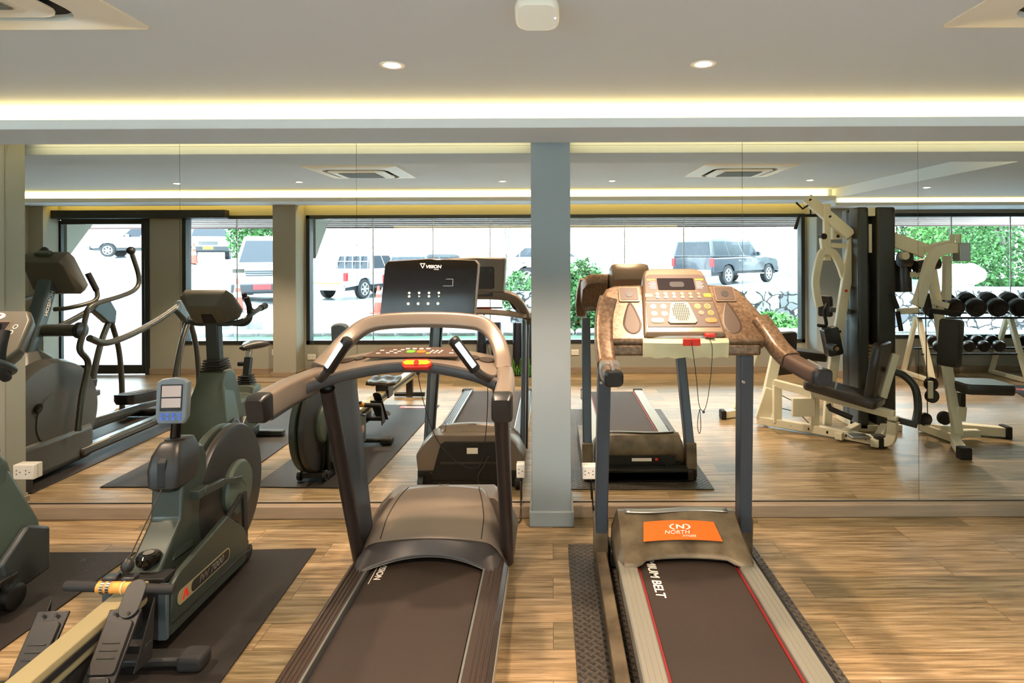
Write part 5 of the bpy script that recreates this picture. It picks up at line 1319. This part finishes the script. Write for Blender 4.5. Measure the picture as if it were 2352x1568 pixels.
# ================================================================ dumbbell rack with dumbbells
rk = thing('dumbbell_rack', 'cream two-tier dumbbell rack in front of the right window', 'dumbbell rack', (5.7, -4.0, 0))
for x in (4.64, 5.80, 6.96):
    m = M(); m.bar((x, -3.66, .02), (x - .0, -3.95, .78), .06, .05, (0, 1, 0)); m.bar((x, -4.28, .02), (x, -4.0, .78), .05, .05, (0, 1, 0)); m.bar((x, -3.62, .03), (x, -4.30, .03), .06, .05)
    m.build('end_frame', 'gym_cream', rk, .006)
for z, y, tl in ((.80, -3.98, .25), (.36, -3.90, .25)):
    m = M()
    for dy in (-.09, .09): m.bar((4.60, y + dy, z - dy * tl), (6.98, y + dy, z - dy * tl), .05, .02)
    m.build('shelf', 'matte_black', rk, .003)
def dumbbell(r, L_, name_label, grp):
    o = thing('dumbbell', name_label, 'dumbbell', (0, 0, 0), grp, True)
    h = M().cyl((0, -L_ * .3, 0), (0, L_ * .3, 0), .015, 12).build('handle', 'chrome', o)
    for s in (-1, 1):
        n = 28
        M().lathe([(.016, s * L_ * .22), (r * .8, s * L_ * .22), (r, s * L_ * .26), (r, s * L_ * .44), (r * .82, s * L_ * .48), (r * .55, s * L_ * .47), (r * .5, s * L_ * .50), (r * .2, s * L_ * .50), (.001, s * L_ * .49)], (0, 0, 0), n, 'y').build('head', 'black_plastic', o)
    return o
big = dumbbell(.115, .40, '', 'dumbbells on the upper rack shelf')
ords = ['first', 'second', 'third', 'fourth', 'fifth', 'sixth', 'seventh', 'eighth', 'ninth', 'tenth', 'eleventh']
upx = [4.78 + k * .272 for k in range(8)]
for k, x in enumerate(upx):
    o = big if k == 0 else copy_tree(big)
    o.location = (x, -3.98, .945); o.rotation_euler = (-.22, 0, .25)
    o['label'] = 'large black dumbbell, %s from the gym tower on the upper rack shelf' % ords[k]; o['group'] = 'dumbbells on the upper rack shelf'
small = dumbbell(.068, .30, '', 'dumbbells on the lower rack shelf')
for k in range(10):
    o = small if k == 0 else copy_tree(small)
    o.location = (4.83 + k * .187 + (.215 if k > 4 else 0), -3.90, .46); o.rotation_euler = (-.22, 0, .28)
    o['label'] = 'small black dumbbell, %s from the gym tower on the lower rack shelf' % ords[k]; o['group'] = 'dumbbells on the lower rack shelf'
# ================================================================ rolled mats and floor plate by the windows
for k, (px, d) in enumerate(((1106, 8.05), (1140, 8.0), (1188, 7.95), (1213, 7.9))):
    x = R(px, 0, d).x; y = DEP - d
    o = thing('rolled_exercise_mat', ['dark rolled mat with bamboo print, nearest the door of the four by the window', 'dark rolled mat with bamboo print, second of the four from the door', 'dark rolled mat with bamboo print, third of the four from the door', 'dark rolled mat with bamboo print, nearest the pillar line of the four'][k], 'rolled mat', (x, y, 0), 'rolled mats standing under the window')
    n = 40; prof = []
    M().lathe([(.02, .002), (.060, .002), (.062, .01), (.062, .69), (.058, .70), (.02, .695)], (x, y, 0), 24).build('roll', 'mat_navy', o)
    m = M()
    for j in range(6):
        a = PI / 2 + (j - 2.5) * .42; q = Vector((x + .0625 * math.cos(a), y + .0625 * math.sin(a), 0))
        h = .08 + .16 * random.random()
        m.tube([q + Vector((0, 0, .02)), q + Vector((0, 0, h))], .004, 5)
        m.tube([q + Vector((0, 0, h * .5)), q + Vector((.015 * (-1) ** j, .002, h * .5 + .04))], .004, 5)
        m.tube([q + Vector((0, 0, h)), q + Vector((-.015 * (-1) ** j, .002, h + .03))], .004, 5)
    m.build('bamboo_print', 'print_green', o, 0)
o = M().box(-3.85, -3.30, -4.08, -3.86, .0, .018).build('wooden_step_board', 'skirting_wood', None, .003); tag(o, 'thin wooden board on the floor at the foot of the tan column', 'board')

# ================================================================ outside
def S1(t): t = max(0, min(1, t)); return t * t * (3 - 2 * t)
def ground_h(X, d):
    z = 0.0
    z += 1.4 * S1((-X - 9.0) / 4.5) * S1((d - 9) / 6) + (.12 * max(0, d - 33) * S1((-X - 12) / 5))
    z += .38 * S1((-X - 6.4) / 1.4) * (1 - S1((-X - 9) / 4.5)) * (1 - S1((d - 17.5) / 2)) * S1((d - 12) / 2)
    k = S1((X + 1.2) / 1.2)
    if d < 14.45: z += -.25 * k * S1((d - 11.9) / .8)
    else: z += k * (.68 - .18 * S1((d - 15) / 5))
    return z
rows = []
xs = [-60 + k * 1.5 for k in range(25)] + [-24 + k * .6 for k in range(40)] + [k * 2.0 for k in range(25)]
ds = [8.3, 8.8, 9.3, 10, 10.7, 11.3, 11.9, 12.2, 12.6, 13, 13.5, 14, 14.44, 14.46, 15] + [15.5 + k * .7 for k in range(25)] + [34 + k * 3 for k in range(14)]
for X in xs: rows.append([(X, DEP - d, ground_h(X, d) - .06 * (1 if d < 8.9 else 0)) for d in ds])
struct(M().grid(rows).build('ground_outside', 'wet_road', None, 0, ang=60))
yy = DEP
def GZ(x, y): return ground_h(x, yy - y)
m = M(); m.box(-1.0, 40, DEP - 14.7, DEP - 14.4, -.3, .70); o = m.build('retaining_wall', 'grey_stone', None, .03); struct(o)
m = M(); m.box(-12.5, 14.5, DEP - 28, DEP - 27.4, -.2, 8); o = m.build('boundary_wall', 'pale_stone', None); struct(o)
tag(M().box(-6.2, 8.0, DEP - 11.75, DEP - 10.5, -.01, .012).build('artificial_turf', 'turf', None), 'strip of bright green artificial turf outside below the windows', 'turf')['kind'] = 'stuff'
m = M(); rnd = random.Random(3)
x = -7.6
k = 0
proto_stone = None
while x < 8.2:
    w_ = rnd.uniform(.34, .52)
    rg = [[(w_ * .5 * a * s, .18 * b * s, z) for a, b in ((-1, -1), (-.2, -1.15), (1, -.9), (1.05, .3), (.9, 1), (-.1, 1.1), (-1, .9))] for z, s in ((0, 1), (.08, 1.02), (.12, .8))]
    if k < 36:
        o = M().loft(rg).build('edging_stone', 'kerb_stone', None, .01); o.location = (x + w_ / 2, DEP - 11.95, GZ(x, DEP - 11.95) - .01)
        tag(o, 'grey edging stone in the row along the green turf strip', 'stone', 'edging stones along the turf')
    x += w_ + .05; k += 1
o = M().loft([[(x * s, y * s, z) for x, y in ((-.55, -.2), (.45, -.25), (.60, .15), (-.5, .22))] for z, s in ((0, 1), (.22, .98), (.27, .85))]).build('stone_block', 'kerb_stone', None, .02)
o.location = (R(548, 0, 12.6).x, DEP - 12.6, 0); tag(o, 'long grey stone block beyond the turf, behind the bike in the mirror', 'stone')
# eave
m = M(); 
nb = 9
for k in range(nb):
    y0 = YB - .2 - k * .26; z = 2.24 - .019 * k
    m.box(XL - 3, XR + 6, y0 - .252, y0, z, z + .03)
struct(m.build('soffit_outside', 'soffit', None, 0, False))
struct(M().box(XL - 3, XR + 6, YB - .2 - nb * .26 - .06, YB - .2 - nb * .26, 2.065, 2.45).build('trim_eave', 'fascia_dark', None))
struct(M().box(XL - 3, XR + 6, YB - 2.7, YB - .1, 2.32, 2.60).build('roof_outside', 'soffit', None))
m = M()
for X in (-6.72, -3.30): m.prism([(YB - .2, 2.3), (YB - .2, 1.55), (YB - .9, 2.3)], 'x', X, X + .05)
struct(m.build('wall_bracket_outside', 'wall_paint', None))
# foliage
def leaves(name, c, rad, n, mm, label, cat, stemr=.05, ls=.10, trunk=None, seed=1, shape=None):
    rr = random.Random(seed); o = thing(name, label, cat, (c[0], c[1], GZ(c[0], c[1]))); m = M(); z0 = GZ(c[0], c[1])
    for _ in range(n):
        while True:
            u = Vector((rr.uniform(-1, 1), rr.uniform(-1, 1), rr.uniform(-1, 1)))
            if u.length <= 1 and u.length > .35: break
        p = Vector((c[0] + u.x * rad[0], c[1] + u.y * rad[1], z0 + c[2] + u.z * rad[2]))
        if p.z < z0 + .02: p.z = z0 + rr.uniform(.02, .2)
        a = Vector((rr.uniform(-1, 1), rr.uniform(-1, 1), rr.uniform(-.6, 1))).normalized(); b = a.cross(Vector((rr.uniform(-1, 1), rr.uniform(-1, 1), rr.uniform(-1, 1)))).normalized()
        s = ls * rr.uniform(.6, 1.3)
        m.add([p - a * s, p + b * s * .45, p + a * s, p - b * s * .45], [(0, 1, 2, 3)])
    m.build('foliage', mm, o, 0, False)
    m = M(); top = Vector((c[0], c[1], z0 + c[2] + rad[2] * .3))
    m.tube([Vector((c[0], c[1], z0)), top], stemr, 8, scales=[1, .5])
    for k in range(7):
        a = k * .9; e = Vector((c[0] + rad[0] * .6 * math.cos(a), c[1] + rad[1] * .6 * math.sin(a), z0 + c[2] + rad[2] * (.1 + .1 * k) - .1)); m.tube([Vector((c[0], c[1], z0 + c[2] * .4)), e], stemr * .5, 6, scales=[1, .3])
    m.build('branches', 'bark', o, 0)
    return o
q = R(585, 0, 24); leaves('tall_hedge', (q.x, q.y, 2.6), (1.15, .9, 3.0), 9000, 'leaf', 'tall green hedge behind the white van in the car park', 'hedge', .08, .09, seed=2)
q = R(1340, 0, 13.9); leaves('green_bush', (q.x, q.y, .8), (.62, .4, .95), 2200, 'leaf', 'tall green bush against the rough stone wall beside the pillar line', 'bush', .03, .075, seed=4)
q = R(1765, 0, 13.9); leaves('green_bush', (q.x, q.y, .12), (.85, .4, .38), 1500, 'leaf_pale', 'low green bush at the foot of the stone wall below the black pickup', 'bush', .02, .07, seed=5)
q = R(1190, 0, 15.6); leaves('green_bush', (q.x, q.y, .45), (.45, .4, .6), 900, 'leaf', 'small green bush beside the bare tree trunk outside', 'bush', .02, .07, seed=6)
for k, (px, d, w_, h_, mm, lb) in enumerate(((2095, 25.6, 1.7, 2.6, 'leaf', 'dark green tree at the end of the pale stone wall'), (2200, 22.6, 1.8, 2.6, 'leaf_pale', 'pale green tree behind the clay jar outside'), (2320, 19.5, 1.7, 2.7, 'leaf', 'big leafy tree outside at the right end of the windows'))):
    q = R(px, 0, d); leaves('leafy_tree', (q.x, q.y, 2.0), (w_, 1.3, h_), 9000, mm, lb, 'tree', .1, .085, seed=20 + k)
q = R(1165, 0, 17); o = thing('bare_tree', 'bare tree trunk with thin hanging twigs in front of the pale stone wall', 'tree', (q.x, q.y, 0))
m = M(); z0 = GZ(q.x, q.y); m.tube(spline([(q.x, q.y, z0 - .1), (q.x + .03, q.y, 1.2), (q.x - .05, q.y, 2.2), (q.x - .15, q.y, 3.6)], 6), .16, 10); m.build('trunk', 'bark', o, 0)
m = M(); rr = random.Random(9)
for k in range(26):
    a = rr.uniform(-.7, .5); m.tube(spline([(q.x + a * .5, q.y + .1, 2.9), (q.x + a * .8, q.y + .2, 2.1), (q.x + a * .3 + rr.uniform(-.15, .15), q.y + .22, rr.uniform(.9, 1.7))], 4), .012, 5)
m.build('twigs', 'bark', o, 0)
q = R(2235, 660, 17.5); o = thing('clay_jar', 'pinkish clay jar lying on its side on top of the stone wall', 'jar', (q.x, q.y, .66))
M().lathe([(.02, -.62), (.16, -.60), (.30, -.35), (.33, -.10), (.26, .10), (.17, .20), (.21, .26), (.20, .27), (.13, .20), (.12, .1)], (q.x, q.y, .66 + .30), 28, 'y').build('jar_body', 'clay', o)
q = R(2185, 0, 18.5); tag(M().box(q.x - .45, q.x + .5, q.y - .3, q.y + .3, .55, 1.25).build('concrete_block', 'pale_stone', None, .04), 'pale concrete block on the upper lot beside the clay jar', 'block')
# ---------------------------------------------------------------- cones
def cone(x, y, label):
    z = GZ(x, y); o = thing('traffic_cone', label, 'traffic cone', (x, y, z), 'traffic cones')
    M().box(x - .19, x + .19, y - .19, y + .19, z, z + .03).build('base', 'cone_orange', o, .01)
    M().lathe([(.14, .03), (.025, .74), (.02, .745), (.001, .745)], (x, y, z), 20).build('body', 'cone_orange', o)
    for a, b in ((.30, .42), (.52, .60)): M().lathe([(.14 - .115 * (a - .03) / .71 + .003, a), (.14 - .115 * (b - .03) / .71 + .003, b)], (x, y, z), 20).build('white_band', 'car_white', o)
for px, d, lb in ((445, 21.5, 'orange traffic cone beside the dark car with the yellow plate'), (545, 14.2, 'orange traffic cone in front of the white van by the hedge'), (869, 16.5, 'orange traffic cone beside the white pickup, nearer its tailgate'), (895, 16.2, 'orange traffic cone nearer the dark hatchback')):
    q = R(px, 0, d); cone(q.x, q.y, lb)
# ---------------------------------------------------------------- vehicles: local frame, x forward, y left, z up
def car(name, label, x, y, hd_, paint, kind, s=1.0, plate=None):
    z = GZ(x, y); o = thing(name, label, 'car' if kind != 'pickup' and kind != 'canopy' else 'pickup truck', (x, y, z), None, True, hd_); o.scale = (s, s, s)
    Lc, W = {'pickup': (5.2, 1.85), 'canopy': (5.2, 1.85), 'suv': (4.7, 1.85), 'van': (4.1, 1.65), 'hatch': (4.0, 1.72)}[kind]
    h = Lc / 2; rw_ = .38 if kind in ('pickup', 'canopy', 'suv') else .32
    wf, wr = h - .85, -h + (1.15 if kind in ('pickup', 'canopy') else .85)
    zb, belt_, hood = (.48, 1.08, 1.12) if kind in ('pickup', 'canopy', 'suv') else (.34, .98, 1.0)
    roof = {'pickup': 1.78, 'canopy': 1.80, 'suv': 1.80, 'van': 1.85, 'hatch': 1.5}[kind]
    # lower body with wheel arches
    def arch(cx_, r): return [(cx_ + r * math.cos(a), rw_ + r * math.sin(a)) for a in [PI - PI * k / 10 for k in range(11)] if rw_ + r * math.sin(a) >= zb - .001]
    bot = [(-h, zb)] + arch(wr, rw_ + .09) + arch(wf, rw_ + .09) + [(h - .04, zb), (h, .62), (h - .05, .90), (h - .16, hood - .06), (h - 1.15, hood + .02), (h - 1.5, belt_ + .04), (-h + .02, belt_), (-h, .75)]
    m = M(); rgs = []
    for yv, k in ((-W / 2, 0), (-W / 2 + .08, 1), (W / 2 - .08, 1), (W / 2, 0)):
        rgs.append([((a * (1 if k else .985)), yv, (b if k or b < .8 else b - .05)) for a, b in bot])
    m.loft(rgs); body = m.build('body', paint, o, .03)
    M().box(-h + .1, h - .1, -W / 2 + .12, W / 2 - .12, zb - .12, zb + .3).build('underbody', 'car_trim', o)
    # cabin
    if kind == 'pickup': c = [(h - 1.55, belt_), (h - 2.15, roof - .05), (h - 2.5, roof), (-h + 2.0, roof), (-h + 1.75, roof - .08), (-h + 1.6, belt_)]
    elif kind == 'canopy': c = [(h - 1.55, belt_), (h - 2.15, roof - .05), (h - 2.5, roof), (-h + .35, roof), (-h + .12, roof - .08), (-h + .02, belt_)]
    elif kind == 'suv': c = [(h - 1.35, belt_), (h - 1.95, roof - .05), (h - 2.3, roof), (-h + .5, roof), (-h + .3, roof - .06), (-h + .06, belt_)]
    elif kind == 'van': c = [(h - .75, belt_ + .02), (h - 1.45, roof - .06), (h - 1.8, roof), (-h + .3, roof), (-h + .12, roof - .06), (-h + .02, belt_)]
    else: c = [(h - 1.1, belt_), (h - 1.9, roof - .04), (h - 2.3, roof), (-h + 1.1, roof - .02), (-h + .45, roof - .25), (-h + .12, belt_)]
    cz0, cz1 = belt_, roof
    def inset(zv): return .04 + .15 * (zv - cz0) / (cz1 - cz0)
    m = M(); m.loft([[(a, -W / 2 + inset(b), b) for a, b in c], [(a, W / 2 - inset(b), b) for a, b in c]]); cab = m.build('cabin', paint, o, .03)
    # side glass
    mid = (c[0][0] + c[-1][0]) / 2
    zl, zt = belt_ + .07, roof - .12
    def xs_at(zv, i, j): a, b = c[i], c[j]; t = (zv - a[1]) / (b[1] - a[1]); return a[0] + (b[0] - a[0]) * t
    xf0, xf1 = xs_at(zl, 0, 1) - .12, xs_at(zt, 0, 1) - .10
    jr = len(c) - 1
    xb0, xb1 = xs_at(zl, jr, jr - 1) + .15, xs_at(zt, jr, jr - 1) + .12
    n = {'canopy': 3, 'pickup': 2, 'suv': 3, 'van': 3, 'hatch': 2}[kind]
    for sd in (-1, 1):
        for k in range(n):
            t0, t1 = k / n + .015, (k + 1) / n - .015
            quad = [(xb0 + (xf0 - xb0) * t0, zl), (xb0 + (xf0 - xb0) * t1, zl), (xb1 + (xf1 - xb1) * t1, zt), (xb1 + (xf1 - xb1) * t0, zt)]
            m = M(); m.loft([[(a, sd * (W / 2 - inset(b) + .004), b) for a, b in quad], [(a, sd * (W / 2 - inset(b) - .02), b) for a, b in quad]]); m.build('side_window', 'car_glass', cab, 0, False)
        M().box(h - 1.95, h - 1.80, sd * (W / 2 + .0) - .0, sd * (W / 2 + .16), belt_ + .05, belt_ + .22).build('wing_mirror', paint if paint != 'car_white' else 'car_white', o, .03)
        for k in range(2): M().box(h - 2.35 - k * 1.0, h - 2.20 - k * 1.0, sd * (W / 2 - .01), sd * (W / 2 + .02), belt_ - .16, belt_ - .12).build('door_handle', 'chrome', o, .004)
        M().box(wr + .55, wf - .55, sd * (W / 2 - .08), sd * (W / 2 + .06), zb - .10, zb - .05).build('side_step', 'chrome' if kind == 'canopy' else 'car_trim', o, .01)
    # windscreen and rear glass
    def endglass(i, j, nm, off):
        a, b = Vector((c[i][0], 0, c[i][1])), Vector((c[j][0], 0, c[j][1])); p, q = a.lerp(b, .10), a.lerp(b, .90)
        w0, w1 = W / 2 - inset(p.z) - .08, W / 2 - inset(q.z) - .08
        n_ = Vector((off, 0, .3)).normalized() * .012
        m = M(); m.loft([[p + Vector((0, -w0, 0)) + n_, p + Vector((0, w0, 0)) + n_, q + Vector((0, w1, 0)) + n_, q + Vector((0, -w1, 0)) + n_], [p + Vector((0, -w0, 0)) - n_, p + Vector((0, w0, 0)) - n_, q + Vector((0, w1, 0)) - n_, q + Vector((0, -w1, 0)) - n_]])
        m.build(nm, 'car_glass', cab, 0, False)
    endglass(0, 1, 'windscreen', 1); endglass(jr, jr - 1, 'rear_window', -1)
    # wheels
    for wx in (wf, wr):
        for sd in (-1, 1):
            yw = sd * (W / 2 - .13)
            wh = M().lathe([(rw_ * .62, -.11), (rw_ * .94, -.11), (rw_, -.08), (rw_, .08), (rw_ * .94, .11), (rw_ * .62, .11)], (wx, yw, rw_), 26, 'y').build('wheel', 'tyre', o)
            M().cyl((wx, yw - sd * .05, rw_), (wx, yw + sd * .05, rw_), rw_ * .63, 20).build('hub', 'car_trim', wh)
            m = M(); m.lathe([(rw_ * .66, sd * .09), (rw_ * .66, sd * .115), (rw_ * .58, sd * .118), (rw_ * .56, sd * .09)], (wx, yw, rw_), 24, 'y')
            for k in range(6):
                a = 2 * PI * k / 6; m.bar((wx, yw + sd * .10, rw_), (wx + rw_ * .6 * math.cos(a), yw + sd * .10, rw_ + rw_ * .6 * math.sin(a)), .065, .03, (0, 1, 0))
            m.build('rim', 'rim', wh, 0)
    # front
    M().box(h - .02, h + .10, -W / 2 + .05, W / 2 - .05, zb - .08, zb + .16).build('front_bumper', 'car_trim' if paint != 'car_black' else paint, o, .03)
    g = M(); gz = .80
    for k in range(3): g.box(h - .06, h + .02, -.42, .42, gz - .09 + k * .06, gz - .06 + k * .06)
    g.build('grille', 'car_trim', o, .004)
    for sd in (-1, 1): M().box(h - .22, h + .005, sd * (W / 2 - .40), sd * (W / 2 - .06), .78, .93).build('headlight', 'chrome', o, .02)
    if plate: M().box(h + .09, h + .11, -.22, .22, zb + .0, zb + .14).build('number_plate', plate, o)
    # rear
    M().box(-h - .10, -h + .02, -W / 2 + .05, W / 2 - .05, zb - .10, zb + .12).build('rear_bumper', 'chrome' if kind in ('pickup', 'canopy') else 'car_trim', o, .03)
    for sd in (-1, 1): M().box(-h - .015, -h + .10, sd * (W / 2 - .14), sd * (W / 2 + .005), .72, 1.04).build('tail_light', 'tail_red', o, .01)
    if kind == 'canopy':
        for sd in (-1, 1): M().tube([(-h + .5, sd * .60, roof + .01), (-h + .6, sd * .6, roof + .06), (-h + 1.9, sd * .6, roof + .06), (-h + 2.0, sd * .6, roof + .01)], .018, 8).build('roof_rail', 'chrome', o)
    if kind == 'pickup':
        M().box(-h + .08, -h + 1.55, -W / 2 + .10, W / 2 - .10, belt_ - .02, belt_ + .01).build('cargo_bed', 'car_trim', o)
        m = M()
        for yv in (-.72, -.36, 0, .36, .72): m.tube([(-h + 1.62, yv, belt_ - .02), (-h + 1.62, yv, roof - .02)], .018, 8)
        m.tube([(-h + 1.62, -.74, roof - .05), (-h + 1.62, .74, roof - .05)], .02, 8); m.tube([(-h + 1.62, -.74, belt_ + .35), (-h + 1.62, .74, belt_ + .35)], .018, 8)
        m.build('cab_rack', 'car_white', o)
        M().box(-h - .006, -h + .004, -W / 2 + .2, W / 2 - .2, .62, .66).build('yellow_stripe', 'plate_yellow', o)
    return o
q = R(1637, 0, 20.3)
hd0 = math.radians(-43)
fwd = Vector((math.cos(hd0), math.sin(hd0))); lf = Vector((-math.sin(hd0), math.cos(hd0)))
cpos = Vector((q.x, q.y)) + fwd * 2.35 - lf * .84
car('pickup_truck', 'black pickup truck with a rear canopy on the upper lot', cpos.x, cpos.y, hd0, 'car_black', 'canopy', .90)
hd1 = math.radians(-72); fwd = Vector((math.cos(hd1), math.sin(hd1))); lf = Vector((-math.sin(hd1), math.cos(hd1)))
q = R(797, 0, 20.9); cpos = Vector((q.x, q.y)) + fwd * 2.4 - lf * .86
car('pickup_truck', 'white pickup truck with a yellow stripe and rack, seen from behind', cpos.x, cpos.y, hd1, 'car_white', 'pickup', .94)
q = R(965, 0, 21.2); car('hatchback_car', 'dark hatchback parked to the side of the white pickup with the rack', q.x + .5, q.y - .6, math.radians(-70), 'car_black', 'suv', .90)
q = R(620, 0, 17.6); car('white_van', 'white van with a red front plate between hedge and column', q.x, q.y, math.radians(70), 'car_white', 'van', .95, 'plate_red')
q = R(484, 0, 29.5); car('parked_car', 'pale pickup seen from the front with a yellow plate, up the slope', q.x, q.y, math.radians(63), 'car_white', 'suv', .95, 'plate_yellow')
q = R(330, 0, 34); car('parked_car', 'white car at the far left of the car park seen through the door', q.x, q.y, math.radians(165), 'car_white', 'suv', .95)
q = R(1345, 0, 21.5); car('parked_car', 'white car behind the bare tree, mostly hidden by the pillar', q.x - .9, q.y, math.radians(5), 'car_white', 'hatch', .95)
q = R(1905, 0, 21); car('parked_car', 'white pickup on the upper lot in front of the black one', q.x + 1.0, q.y, math.radians(-30), 'car_white', 'suv', .90)
